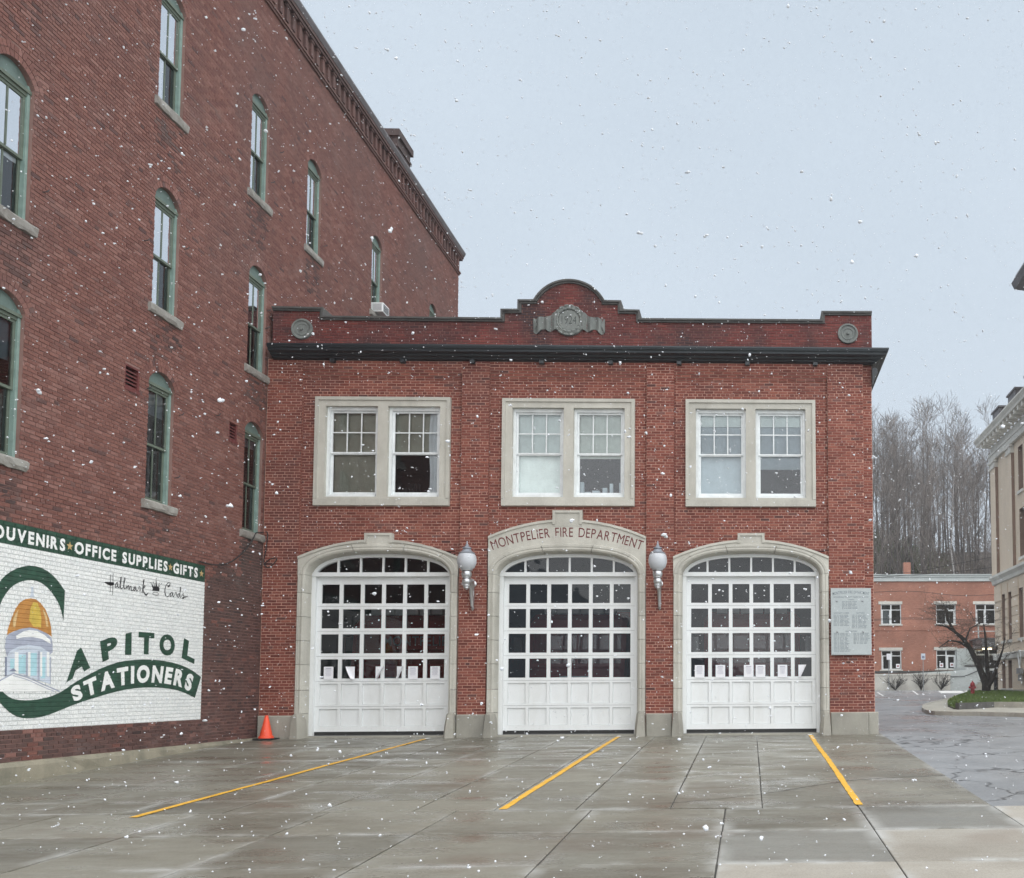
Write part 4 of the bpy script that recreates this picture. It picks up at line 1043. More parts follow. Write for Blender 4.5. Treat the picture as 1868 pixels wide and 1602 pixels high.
# brick arch rings over the windows
ar = []
for c, r in WINS:
    s0, sp, ap = ROW[r]; Rr = arcR(sp, ap); cz = ap-Rr; th = math.asin(WW/Rr)
    m_ = MB()
    for rr0, rr1 in ((Rr+.003, Rr+.098), (Rr+.108, Rr+.2)):
        n = max(8, int(2*th*rr0/.068))
        for k in range(n):
            a0, a1 = -th+2*th*(k+.06)/n, -th+2*th*(k+.94)/n
            q = [(c+rr0*math.sin(a0), cz+rr0*math.cos(a0)), (c+rr0*math.sin(a1), cz+rr0*math.cos(a1)), (c+rr1*math.sin(a1), cz+rr1*math.cos(a1)), (c+rr1*math.sin(a0), cz+rr1*math.cos(a0))]
            m_.prism(q, X+rng.gauss(.001, .0015), X-.012, 'x')
    m_.build('brick_arch', 'brick_old', LB)
def left_window(c, r, k):
    s0, sp, ap = ROW[r]; Rr = arcR(sp, ap); cz = ap-Rr
    wn = empty_part('sash_window', LB)
    sl_ = MB(); n = 9; rs = random.Random(k); prof = []
    for u in np.linspace(-WW-.10, WW+.10, n):
        j = lambda: rs.uniform(-.012, .012)
        prof.append([(X-.2, c+u, s0-.005), (X+.05+j(), c+u, s0-.012), (X+.065+j(), c+u, s0-.04), (X+.06+j(), c+u, s0-.12+j()), (X+.04+j(), c+u, s0-.165+j()), (X-.05, c+u, s0-.165)])
    sl_.strip(prof); sl_.add(prof[0], [(0, 1, 2, 3, 4, 5)]); sl_.add(prof[-1], [(0, 1, 2, 3, 4, 5)]); sl_.build('sill', 'sill', wn)
    fx = X-.062                                 # frame face
    f = MB(); e = .002
    for s in (-1, 1):
        a, b_ = sorted((c+s*(WW-e), c+s*(WW-.055))); f.box(fx-.11, fx, a, b_, s0, sp+.05)
    f.build('frame', 'teal', wn)
    ty = MB(); zt = sp-.02; pts = [(c-WW+e, zt)]+[(c+q, cz+math.sqrt(Rr*Rr-q*q)-e) for q in np.linspace(-WW+e, WW-e, 13)]+[(c+WW-e, zt)]
    ty.prism(pts, fx-.02, fx-.08, 'x'); ty.build('arch_panel', 'teal_shaded', wn)
    hd = MB(); hd.box(fx-.06, fx+.02, c-WW+e, c+WW-e, zt-.05, zt-.0); hd.box(fx-.06, fx-.01, c-WW+.055, c+WW-.055, zt-.10, zt-.05); hd.build('head_moulding', 'olive', wn)
    A, B, C, D = c-WW+.055, c+WW-.055, s0+.005, zt-.10; zm = (C+D)/2
    for nm, za, zb, xo in (('upper_sash', zm-.02, D, fx-.03), ('lower_sash', C, zm+.02, fx-.065)):
        s_ = MB(); w_ = .042
        s_.box(xo-.032, xo, A, A+w_, za, zb); s_.box(xo-.032, xo, B-w_, B, za, zb); s_.box(xo-.032, xo, A+w_, B-w_, zb-w_, zb); s_.box(xo-.032, xo, A+w_, B-w_, za, za+(.075 if nm == 'lower_sash' else w_))
        s_.box(xo-.028, xo-.004, c-.011, c+.011, za+.06, zb-w_); s_.build(nm, 'olive', wn)
        for a, b_ in ((A+w_, c-.011), (c+.011, B-w_)):
            MB().add([(xo-.016, a, za+.04), (xo-.016, b_, za+.04), (xo-.016, b_, zb-w_), (xo-.016, a, zb-w_)], [(0, 1, 2, 3)]).build('pane', 'glass_sky' if r and (nm == 'upper_sash' or (a < c-.1 and k != 7)) else 'glass_old', wn)  # bright sky reflection is placed pane by pane through the glass choice
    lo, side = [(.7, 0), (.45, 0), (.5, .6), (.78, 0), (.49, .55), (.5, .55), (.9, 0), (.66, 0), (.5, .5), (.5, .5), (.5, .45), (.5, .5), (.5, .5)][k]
    bl = MB(); xb = fx-.104; bl.strip([[(xb+.006*math.sin(q*3), y, z) for z in (C+(D-C)*lo, D+.02)] for q, y in enumerate(np.linspace(A-.03, B+.03, 9))]); bl.build('blind', 'blind_slate' if r == 0 else 'blind_white', wn, smooth=True)  # white sheets in the upper rows imitate sky reflected in the sash
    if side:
        bl = MB(); bl.strip([[(xb-.02+.012*math.sin(q*2.2+z*2), y+.02*math.sin(z*5), z) for z in np.linspace(C-.02, C+(D-C)*lo+.02, 6)] for q, y in enumerate(np.linspace(A-.03, A+(B-A)*side, 9))]); bl.build('curtain_or_sky_reflection', 'blind_white', wn, smooth=True)  # added white strip imitates sky reflected in the lower left pane
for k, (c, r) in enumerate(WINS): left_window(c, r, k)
for a, b_, z0, z1 in VENTS:
    vp = empty_part('wall_vent', LB); m_ = MB()
    m_.box(X-.10, X-.012, a, a+.035, z0, z1); m_.box(X-.10, X-.012, b_-.035, b_, z0, z1); m_.box(X-.10, X-.012, a+.035, b_-.035, z1-.035, z1); m_.box(X-.10, X+.01, a, b_, z0, z0+.06); m_.build('frame', 'vent', vp)
    for q in range(5):
        z = z0+.09+q*(z1-z0-.13)/5
        MB().add([(X-.03, a+.035, z), (X-.03, b_-.035, z), (X-.075, b_-.035, z+.045), (X-.075, a+.035, z+.045)], [(0, 1, 2, 3)]).add([(X-.03, a+.035, z-.012), (X-.03, b_-.035, z-.012), (X-.03, b_-.035, z), (X-.03, a+.035, z)], [(0, 1, 2, 3)]).build('slat', 'vent', vp)
    MB().box(X-.2, X-.11, a, b_, z0, z1).build('duct', 'dark', vp)
# cornice
co = empty_part('cornice', LB)
c_ = MB(); c_.box(X-.02, X+.04, -9, 13.27, 16.30, 16.36); c_.box(X-.02, X+.07, -9, 13.29, 16.36, 16.41); c_.build('ledge', 'brick_soot', co)
c_ = MB(); c_.box(X-.02, X+.015, -9, 13.26, 16.41, 16.86); c_.build('frieze', 'brick_soot', co)
y = -3.0
while y < 13.1:
    MB().box(X+.015, X+.075, y, y+.11, 16.46, 16.80).box(X+.01, X+.095, y-.025, y+.135, 16.80, 16.86).build('corbel', 'brick_soot', co); y += .30
c_ = MB(); c_.box(X-.02, X+.12, -9, 13.31, 16.86, 16.94); c_.box(X-.02, X+.15, -9, 13.33, 16.94, 17.03); c_.build('fascia', 'brick_soot', co)
c_ = MB(); c_.prism([(X-.02, 17.03), (X+.16, 17.03), (X+.21, 17.13), (X+.21, 17.18), (X-.02, 17.2)], -9, 13.36); c_.build('gutter', 'dkcornice', co)
ch = empty_part('chimney', LB)
rowsc = MB(); rowsc.box(-12.75, -11.62, 9.6, 10.75, 16.8, 19.35); rowsc.build('stack', 'chimney', ch)
MB().box(-12.83, -11.54, 9.52, 10.83, 19.35, 19.58).box(-12.79, -11.58, 9.56, 10.79, 19.0, 19.1).build('cap', 'chimney', ch)
fo = MB(); rs = random.Random(2); prof = []
for u in np.arange(-13, .05, .35):
    j = rs.uniform(-.02, .02); k2 = rs.uniform(-.015, .02)
    prof.append([(X-.1, u, .02), (X+.045+k2, u, .012+j*.3), (X+.075+j, u, -.05), (X+.08+k2, u, -.2), (X+.09+j, u, -.75)])
fo.strip(prof); fo.build('foundation', 'found', LB)
for yy, zz in ((.3, 13.3), (-.08, 9.45), (-.1, 9.05), (-4.25, 9.0), (-6.6, 8.6), (-3.1, 6.2), (-3.15, 5.0), (-4.05, 6.4), (12.6, 15.9), (-1.9, 6.55), (-3.1, 9.4), (2.55, 12.2), (-.05, 12.4)):
    MB().tube([(X-.02, yy, zz), (X+.06, yy, zz+.01), (X+.075, yy+.02, zz+.05)], .009, 5).build('shutter_pin', 'dkpost', LB)

# painted sign on that wall -------------------------------------------------------
SG = thing('painted_sign', 'white stationery shop sign painted on the brown brick wall with green lettering', 'painted sign', (X, -4.6, .478))
def murob(z):
    return []
z0m = OZ+7*OH; nrow = int((MUR[3]-z0m)/OH)
rows = [(r[0], r[1], r[2], r[3], rng.gauss(0, .0003), r[5]) for r in field(-8.2, MUR[1], z0m, z0m+47*OH, OL, OH, lambda z: [], 0., 191, 0.)]
MURT = z0m+46*OH
lay([r for r in rows if r[3] < MURT-OH*5+.01], 'x', X, 1, 'brick_paint', SG, 300, 'painted_brick', jit=.0005)
lay([r for r in rows if MURT+.01 > r[3] >= MURT-OH*5+.01], 'x', X, 1, 'green', SG, 0, jit=.0005)
pm = MB(); pm.add([(X-.0085, -8.2, z0m), (X-.0085, MUR[1], z0m), (X-.0085, MUR[1], MURT-OH*5), (X-.0085, -8.2, MURT-OH*5)], [(0, 1, 2, 3)]); pm.build('painted_mortar', 'mortar_white', SG)
pm = MB(); pm.add([(X-.0085, -8.2, MURT-OH*5), (X-.0085, MUR[1], MURT-OH*5), (X-.0085, MUR[1], MURT), (X-.0085, -8.2, MURT)], [(0, 1, 2, 3)]); pm.build('banner_mortar', 'green', SG)
def G(name, polys, mat, lift): return grooved(name, polys, mat, SG, lift, OZ, OH)
C_OUT = [(-5.838,2.133),(-5.832,2.608),(-6.028,2.782),(-6.26,2.895),(-6.517,2.918),(-6.76,2.858),(-6.958,2.747),(-7.085,2.63),(-7.265,2.374),(-7.374,2.053),(-7.403,1.716),(-7.338,1.384),(-7.195,1.075),(-6.989,.865),(-6.816,.728),(-6.641,.656),(-6.43,.636),(-6.14,.66),(-5.803,.753),(-5.53,.831),(-5.119,.923),(-4.684,1.011),(-4.222,1.079),(-3.729,1.105),(-3.203,1.089),(-2.754,1.03),(-2.327,.901),(-2.148,1.305),(-2.486,1.449),(-2.952,1.553),(-3.496,1.599),(-4.006,1.59),(-4.483,1.544),(-4.886,1.44),(-5.225,1.313),(-5.548,1.176),(-5.818,1.031),(-6.081,.948),(-6.373,.909),(-6.62,.907),(-6.827,.942),(-7.0,1.062),(-7.089,1.206),(-7.144,1.441),(-7.174,1.753),(-7.151,2.043),(-7.068,2.314),(-6.945,2.499),(-6.815,2.607),(-6.646,2.676),(-6.469,2.702),(-6.285,2.667),(-6.151,2.591),(-6.011,2.469),(-5.908,2.335)]
def sm(P):                                   # round off the traced outline of the letter
    out = []
    n = len(P)
    keep = {0, 1, 26, 27}
    for i in range(n):
        a, b_, c_ = np.array(P[i-1]), np.array(P[i]), np.array(P[(i+1) % n])
        if i in keep: out.append(tuple(b_))
        else: out.append(tuple(b_*.75+a*.25)); out.append(tuple(b_*.75+c_*.25))
    return out
from mathutils.geometry import tessellate_polygon
def tess(P):
    tri = tessellate_polygon([[Vector((p[0], p[1], 0)) for p in P]]); return (P, [tuple(t_) for t_ in tri])
G('letter', [tess(sm(C_OUT))], 'green', .003)
QUADS = {'A': [(-5.728,1.175),(-5.209,1.418),(-5.21,1.86),(-5.729,1.566)], 'P': [(-4.925,1.516),(-4.536,1.661),(-4.608,1.983),(-5.005,1.857)], 'I': [(-4.382,1.658),(-4.215,1.663),(-4.226,2.053),(-4.382,2.022)], 'T': [(-4.035,1.686),(-3.605,1.685),(-3.611,2.077),(-4.041,2.074)], 'O': [(-3.459,1.69),(-3.003,1.676),(-3.007,2.075),(-3.458,2.076)], 'L': [(-2.787,1.655),(-2.385,1.551),(-2.333,1.927),(-2.732,2.031)]}
for chh, q in QUADS.items():
    v, f = glyphs(chh, .055); v = norm01(v); a, b_, c_, d_ = [np.array(p) for p in q]
    if chh == 'I': v = v*[1, 1]
    G('letter', [([(a*(1-x)*(1-z)+b_*x*(1-z)+c_*x*z+d_*(1-x)*z) for x, z in v], f)], 'green', .003)
top = [(-5.80, 1.03), (-5.548, 1.176), (-5.225, 1.313), (-4.886, 1.44), (-4.483, 1.544), (-4.006, 1.59), (-3.496, 1.599), (-2.952, 1.553), (-2.486, 1.449), (-2.148, 1.305)]
bot = [(-6.14, .66), (-5.803, .753), (-5.53, .831), (-5.119, .923), (-4.684, 1.011), (-4.222, 1.079), (-3.729, 1.105), (-3.203, 1.089), (-2.754, 1.03), (-2.327, .901)]
tx, tz = np.array(top).T; bx_, bz_ = np.array(bot).T
st = 'STATIONERS'; cw = []
for chh in st: v, f = glyphs(chh, .055); cw.append(v[:, 0].max())
tot = sum(cw)+.2*(len(st)-1); pos = 0
for chh, w in zip(st, cw):
    v, f = glyphs(chh, .055); v = v.copy()
    u = (pos+v[:, 0])/tot; s = v[:, 1]
    yb = -5.60+3.17*u; 
    zb = np.interp(yb+.0, bx_, bz_); zt = np.interp(yb+.0, tx, tz)
    P = [(y_-(.12*(1-2*uu)*(ss-.5)*1.0), b0+(t0-b0)*(.17+.66*ss)) for y_, b0, t0, ss, uu in zip(yb, zb, zt, s, u)]
    G('letter', [(P, f)], 'sign_white', .006); pos += w+.2
BZ = MURT-OH*5
def banner(body, y0, y1, r0=.115):
    cw = [glyphs(ch_, .045)[0][:, 0].max() if ch_ != ' ' else .35 for ch_ in body]; tot = sum(cw)+.2*(len(body)-1); pos = 0
    for ch_, w in zip(body, cw):
        if ch_ != ' ':
            v, f = glyphs(ch_, .045)
            G('letter', [([(y0+(y1-y0)*(pos+p[0])/tot, BZ+.056+.205*p[1]) for p in v], f)], 'sign_white', .003)
        pos += w+.2
banner('SOUVENIRS', -7.40, -5.865); banner('OFFICE SUPPLIES', -5.66, -3.30); banner('GIFTS', -3.13, -2.36)
for yc in (-5.765, -3.215, -2.235):
    P = [(yc+(.075 if k % 2 == 0 else .032)*math.sin(k*math.pi/5), BZ+.155+(.075 if k % 2 == 0 else .032)*math.cos(k*math.pi/5)) for k in range(10)]
    G('star', [tess(P)], 'star', .003)
# script lettering and crown
def script(strokes, name):
    G(name, [stroke(pts, [w_*.0015 for w_ in ws]) for pts, ws in strokes], 'sign_black', .003)
script([([(-4.943,2.842), (-4.885,2.836), (-4.801,2.832), (-4.72,2.843)], [5, 26, 44, 26]), ([(-4.814,2.986), (-4.809,2.844), (-4.803,2.694)], [7, 8, 7]), ([(-4.75,3.016), (-4.746,2.842), (-4.741,2.651)], [7, 9, 7]),
        ([(-4.635,2.882), (-4.678,2.841), (-4.689,2.795), (-4.669,2.788), (-4.631,2.819), (-4.627,2.865), (-4.624,2.811), (-4.603,2.791), (-4.578,2.807), (-4.548,2.883), (-4.533,2.966), (-4.553,2.968), (-4.565,2.89), (-4.555,2.801), (-4.523,2.782), (-4.485,2.817), (-4.456,2.902), (-4.439,2.963), (-4.459,2.97), (-4.472,2.891), (-4.464,2.801), (-4.436,2.791), (-4.41,2.816)], [10, 12, 12, 10, 8, 10, 14, 12, 7, 7, 8, 10, 14, 15, 10, 7, 7, 8, 10, 14, 14, 10, 7]),
        ([(-4.398,2.845), (-4.393,2.791), (-4.371,2.839), (-4.344,2.851), (-4.338,2.783), (-4.309,2.832), (-4.286,2.844), (-4.279,2.789), (-4.251,2.778), (-4.217,2.8), (-4.164,2.843), (-4.199,2.844), (-4.217,2.8), (-4.196,2.78), (-4.156,2.825), (-4.148,2.799), (-4.126,2.782), (-4.093,2.823), (-4.074,2.862), (-4.045,2.856), (-4.049,2.79)], [10, 12, 8, 10, 13, 8, 10, 13, 10, 7, 9, 9, 12, 10, 8, 13, 10, 7, 8, 10, 13]),
        ([(-3.987,2.759), (-3.973,2.845), (-3.951,2.96), (-3.943,3.003), (-3.962,2.987), (-3.97,2.873), (-3.975,2.798)], [9, 12, 10, 8, 10, 12, 10]), ([(-3.969,2.855), (-3.926,2.897), (-3.913,2.88), (-3.952,2.847), (-3.957,2.809), (-3.918,2.757), (-3.874,2.738), (-3.818,2.781)], [8, 9, 10, 9, 12, 16, 20, 6])], 'script_lettering')
script([([(-3.201,2.977), (-3.27,2.955), (-3.24,2.978), (-3.203,3.016), (-3.258,3.024), (-3.318,2.974), (-3.352,2.892), (-3.343,2.816), (-3.299,2.767), (-3.245,2.777), (-3.193,2.836)], [10, 22, 10, 8, 8, 10, 14, 16, 12, 9, 6]),
        ([(-3.124,2.863), (-3.163,2.854), (-3.192,2.802), (-3.175,2.779), (-3.137,2.812), (-3.115,2.854), (-3.113,2.8), (-3.085,2.788), (-3.051,2.835), (-3.037,2.872), (-3.004,2.86), (-3.009,2.795)], [9, 10, 13, 10, 8, 9, 13, 9, 7, 8, 10, 12]),
        ([(-2.907,2.855), (-2.947,2.851), (-2.974,2.804), (-2.952,2.786), (-2.913,2.82), (-2.886,2.922), (-2.881,2.982), (-2.9,2.96), (-2.898,2.831), (-2.879,2.793), (-2.84,2.827), (-2.794,2.877), (-2.809,2.86), (-2.774,2.813), (-2.797,2.776), (-2.822,2.789), (-2.749,2.811), (-2.651,2.83)], [9, 9, 13, 10, 8, 9, 8, 10, 13, 10, 6, 8, 9, 13, 10, 8, 14, 5])], 'script_lettering')
cr_ = [(-3.711,2.831), (-3.517,2.841), (-3.509,2.895), (-3.531,2.902), (-3.472,2.986), (-3.551,2.91), (-3.529,2.975), (-3.577,2.912), (-3.614,3.056), (-3.633,2.906), (-3.682,2.981), (-3.662,2.898), (-3.748,2.969), (-3.702,2.869)]
G('crown_logo', [tess(cr_)]+[stroke([(-3.612+0.082*math.cos(a), 2.785+0.028*math.sin(a)) for a in np.linspace(0, 6.283, 17)], .008)]+[stroke([(y-.009, z), (y+.009, z)], .016) for y, z in [(-3.614, 3.058), (-3.685, 2.986), (-3.755, 2.973), (-3.524, 2.982), (-3.459, 2.985)]], 'sign_black', .003)
# dome picture inside the big letter (metres along the wall, metres up)
def DP(name, pts, mat, lift): G(name, [tess(pts)], mat, lift)
DP('dome', [(-6.932,1.853),(-6.915,1.949),(-6.863,2.095),(-6.795,2.245),(-6.717,2.342),(-6.619,2.4),(-6.518,2.422),(-6.414,2.416),(-6.314,2.367),(-6.219,2.281),(-6.137,2.15),(-6.088,2.015),(-6.069,1.877),(-6.175,1.921),(-6.357,1.972),(-6.502,1.988),(-6.673,1.959),(-6.823,1.907)], 'gold1', .003)
DP('dome_highlight', [(-6.532,2.096),(-6.517,2.268),(-6.467,2.371),(-6.387,2.366),(-6.325,2.272),(-6.293,2.126),(-6.294,2.001),(-6.44,2.004),(-6.49,2.05)], 'gold2', .0045)
DP('dome_highlight', [(-6.26,2.278),(-6.189,2.184),(-6.147,2.023),(-6.188,2.021),(-6.22,2.156),(-6.275,2.264)], 'gold3', .0045)
DP('dome_highlight', [(-6.832,2.086),(-6.785,2.185),(-6.742,2.237),(-6.772,2.09),(-6.788,1.969),(-6.827,1.979)], 'gold3', .0045)
DP('lantern', [(-6.55,2.443),(-6.44,2.454),(-6.466,2.488),(-6.471,2.592),(-6.516,2.6),(-6.513,2.483)], 'blu2', .003)
DP('dome_drum', [(-6.949,1.746),(-6.95,1.817),(-6.881,1.88),(-6.673,1.959),(-6.502,1.988),(-6.357,1.972),(-6.175,1.921),(-6.071,1.852),(-6.046,1.765),(-6.039,1.639),(-6.091,1.599),(-6.293,1.673),(-6.518,1.688),(-6.733,1.642),(-6.916,1.546),(-6.96,1.674)], 'blu1', .0032)
DP('drum_band', [(-6.767,1.851),(-6.624,1.925),(-6.516,1.95),(-6.372,1.947),(-6.223,1.894),(-6.103,1.825),(-6.083,1.763),(-6.268,1.829),(-6.463,1.849),(-6.635,1.834),(-6.756,1.803)], 'sign_white', .005)
DP('drum_band', [(-6.909,1.558),(-6.868,1.625),(-6.705,1.698),(-6.52,1.73),(-6.295,1.716),(-6.092,1.624),(-6.116,1.598),(-6.292,1.666),(-6.518,1.688),(-6.733,1.642)], 'blu2', .005)
DP('colonnade', [(-6.934,1.262),(-6.937,1.533),(-6.732,1.636),(-6.517,1.682),(-6.292,1.666),(-6.098,1.587),(-6.066,1.148),(-6.316,1.209),(-6.559,1.279),(-6.776,1.312)], 'blu2', .0034)
for q_, mt_ in [([(-6.854, 1.512), (-6.779, 1.515), (-6.777, 1.372), (-6.85, 1.37)], 'blu3'), ([(-6.698, 1.577), (-6.567, 1.582), (-6.558, 1.303), (-6.687, 1.301)], 'blu3'), ([(-6.474, 1.61), (-6.354, 1.615), (-6.343, 1.276), (-6.459, 1.274)], 'blu3'), ([(-6.27, 1.556), (-6.18, 1.559), (-6.169, 1.235), (-6.256, 1.234)], 'blu3'), ([(-6.569, 1.619), (-6.53, 1.62), (-6.517, 1.268), (-6.553, 1.267)], 'blu1'), ([(-6.34, 1.646), (-6.299, 1.648), (-6.282, 1.209), (-6.32, 1.209)], 'blu1'), ([(-6.089, 1.562), (-6.069, 1.562), (-6.053, 1.148), (-6.07, 1.148)], 'blu1'), ([(-6.949, 1.533), (-6.915, 1.534), (-6.906, 1.263), (-6.937, 1.262)], 'blu4')]:
    DP('colonnade_bay', q_, mt_, .005)
for q_ in [[(-6.777, 1.611), (-6.708, 1.613), (-6.689, 1.253), (-6.758, 1.264)], [(-6.53, 1.62), (-6.479, 1.622), (-6.46, 1.256), (-6.511, 1.268)], [(-6.294, 1.629), (-6.25, 1.631), (-6.23, 1.259), (-6.274, 1.271)], [(-6.159, 1.634), (-6.109, 1.636), (-6.089, 1.261), (-6.14, 1.273)]]: DP('column', q_, 'sign_white', .0052)
DP('pediment', [(-7.092,1.144),(-7.008,1.208),(-6.79,1.306),(-6.51,1.256),(-6.199,1.148),(-5.857,1.041),(-5.977,1.041),(-6.499,1.037),(-7.086,1.039)], 'sign_white', .0054)
G('pediment_line', [stroke(pp, .02) for pp in [[(-7.064, 1.173), (-7.008, 1.203), (-6.79, 1.302)], [(-6.79, 1.302), (-6.51, 1.243), (-6.199, 1.141), (-5.865, 1.037)]]]+[stroke([(-6.788, 1.27), (-6.508, 1.207), (-6.197, 1.104), (-5.976, 1.038)], .012)], 'blu1', .0062)
DP('dormer', [(-6.867,1.334),(-6.794,1.377),(-6.728,1.334)], 'blu4', .0062)

# air conditioner and cables
ac = thing('air_conditioner', 'white window air conditioner under an upper window of the tall brick building', 'air conditioner', (X+.2, 5.86, 11.79))
MB().cbox(-10.90, -10.42, 5.62, 6.08, 11.79, 12.06, .015).build('case', 'white', ac)
m_ = MB()
for k in range(7): m_.box(X+.279, X+.286, 5.66, 6.04, 11.82+k*.031, 11.835+k*.031)
m_.build('grille', 'dkpost', ac)
m_ = MB()
for k in range(6): m_.box(-10.70, -10.46, 5.613, 5.619, 11.84+k*.033, 11.848+k*.033)
m_.build('side_grille', 'shade_metal', ac)
def cable(name, label, pts, r, cat='cable', group=None):
    P = [np.array(p, float) for p in pts]; Q = []
    for i in range(len(P)-1):
        p0, p1, p2, p3 = P[max(i-1, 0)], P[i], P[i+1], P[min(i+2, len(P)-1)]
        for s in np.linspace(0, 1, 7, endpoint=False): Q.append(.5*((2*p1)+(-p0+p2)*s+(2*p0-5*p1+4*p2-p3)*s*s+(-p0+3*p1-3*p2+p3)*s**3))
    Q.append(P[-1]); return tag(MB().tube([tuple(q) for q in Q], r, 6).build(name, 'cable', smooth=True), label, cat, group)
cable('cable', 'black cable drooping from the lowest window sill to the painted sign', [(X+.03, -2.35, 3.54), (X+.05, -1.9, 3.535), (X+.05, -1.35, 3.66), (X+.05, -.85, 3.95), (X+.07, -.55, 4.25), (X+.07, -.42, 4.42), (X+.05, -.2, 4.47), (X+.04, -.06, 4.5)], .013)
cable('cable', 'loop of black cable hanging at the corner of the fire station front', [(-10.62, -.03, 4.52), (-10.57, -.05, 4.45), (-10.60, -.05, 4.1), (-10.64, -.05, 3.85), (-10.55, -.06, 3.72), (-10.42, -.06, 3.80), (-10.36, -.05, 3.93), (-10.5, -.07, 3.90), (-10.62, -.06, 3.80)], .012)

# ------------------------------------------------------------------ right background: kerb, lawn, hydrant, buildings
def sheet(name, pts, lift, mat, thick=0., parent=None, kind='structure', base=None):
    m_ = MB(); n = len(pts); tri = tess(pts)[1]
    top_ = [(x, y, gz(y)+lift) for x, y in pts]
    m_.add(top_, tri)
    if thick: m_.add(top_+[(x, y, gz(y)+lift-thick) for x, y in pts], [(i, (i+1) % n, n+(i+1) % n, n+i) for i in range(n)])
    return m_.build(name, mat, parent, kind=kind)
outer = [(15, -1.0), (11, 4.2), (8.9, 7.1), (8.2, 8.0), (7.3, 8.75), (6.5, 9.1), (6.0, 9.5), (5.9, 10.4), (6.15, 12.6), (6.75, 15.7), (7.4, 18.1), (8.6, 21.7), (11.0, 29.3), (12.2, 32.5)]
MT['kerb'] = MT['base']
def off(pts, d):
    o = []
    for i, p in enumerate(pts):
        a, b_ = Vector(pts[max(i-1, 0)]), Vector(pts[min(i+1, len(pts)-1)]); t_ = (b_-a).normalized(); o.append((p[0]+t_.y*d, p[1]-t_.x*d))
    return o
inn = off(outer, .16)
kb = MB(); kb.strip([[(a[0], a[1], gz(a[1])-.05), (a[0], a[1], gz(a[1])+.10), (a[0]+.01, a[1]+.0, gz(a[1])+.115), (b_[0], b_[1], gz(b_[1])+.115)] for a, b_ in zip(outer, inn)]); kb.build('kerb', 'base', kind='structure')
walk = inn+[(15.5, 33), (20, 20), (20, 0)]
sheet('pavement', walk, .11, 'base', 0)
lawn = [(6.95, 10.9), (7.3, 13.6), (8.1, 17.3), (9.3, 21.3), (10.5, 25.2), (11.9, 30), (12.6, 33), (14.95, 34.5), (14.95, 20), (14.9, 10.5), (12.2, 10.6), (10.3, 12.0), (8.7, 12.6), (7.5, 11.2)]
def lz(x, y):
    return gz(y)+.13+.16*min(1, max(0, min((x-6.6)/2.5, (y-9.5)/4)))
m_ = MB(); m_.add([(x, y, lz(x, y)-.0) for x, y in lawn], tess(lawn)[1]); n = len(lawn)
m_.add([(x, y, lz(x, y)) for x, y in lawn]+[(x, y, gz(y)) for x, y in lawn], [(i, (i+1) % n, n+(i+1) % n, n+i) for i in range(n)]); m_.build('lawn', 'soil', kind='structure')
def inpoly(x, y, P):
    c = False
    for i in range(len(P)):
        (x0, y0), (x1, y1) = P[i], P[i-1]
        if (y0 > y) != (y1 > y) and x < x0+(x1-x0)*(y-y0)/(y1-y0): c = not c
    return c
rg = random.Random(12); V, Fc = [], []
while len(V) < 3*26000:
    x, y = rg.uniform(6.9, 15), rg.uniform(10.5, 34.5)
    if not inpoly(x, y, lawn): continue
    h = rg.uniform(.04, .10); a = rg.uniform(0, 6.28); w = .012+.0009*y; z = lz(x, y)-.01; k = len(V)
    V += [(x-w*math.cos(a), y-w*math.sin(a), z), (x+w*math.cos(a), y+w*math.sin(a), z), (x+rg.uniform(-.04, .04), y+rg.uniform(-.04, .04), z+h)]; Fc.append((k, k+1, k+2))
raw('grass', V, Fc, 'grass', None, 'stuff')
wl = thing('low_wall', 'low dark stone retaining wall along the front edge of the small lawn', 'wall', (7.7, 11, gz(11)))
w_pts = [(7.05, 10.62), (7.75, 11.15), (8.7, 12.35), (9.9, 11.7), (11.5, 10.3)]
wm = MB(); wo_ = off(w_pts, -.16)
for i in range(len(w_pts)-1):
    a, b_, c_, d_ = w_pts[i], w_pts[i+1], wo_[i+1], wo_[i]; zb, zt = gz(11)-.02, gz(11)+.33
    q = MB(); q.add([(p[0], p[1], zb) for p in (a, b_, c_, d_)]+[(p[0], p[1], zt) for p in (a, b_, c_, d_)], [(4, 5, 6, 7), (0, 1, 5, 4), (1, 2, 6, 5), (2, 3, 7, 6), (3, 0, 4, 7)]); q.build('coping_block', 'coping' if i < 2 else 'base', wl)
hy = thing('fire_hydrant', 'dark red fire hydrant standing at the edge of the small lawn', 'hydrant', (10.9, 24.7, lz(10.9, 24.7)))
hz = lz(10.9, 24.7)-.02; hc = (10.9, 24.7, hz)
MB().lathe([(.15, 0), (.15, .03), (.10, .05), (.10, .44), (.13, .45), (.13, .49), (.10, .5)], hc, 16).build('barrel', 'hydrant', hy, smooth=True)
MB().lathe([(.115, .5), (.11, .56), (.07, .62), (.03, .64), (.03, .70), (0, .7)], hc, 16).build('bonnet', 'hydrant', hy, smooth=True)
for s in (-1, 1): MB().tube([(10.9+s*.08, 24.7, hz+.37), (10.9+s*.17, 24.7, hz+.37), (10.9+s*.19, 24.7, hz+.37)], [.055, .055, .03], 10).build('side_outlet', 'hydrant', hy, smooth=True)
MB().tube([(10.9, 24.62, hz+.33), (10.9, 24.5, hz+.33)], .075, 12).build('front_outlet', 'hydrant', hy, smooth=True)
pk = thing('meter_post', 'dark grey meter post on the lawn between bare tree and tan building', 'post', (14.1, 32.5, lz(14.1, 32.5)))
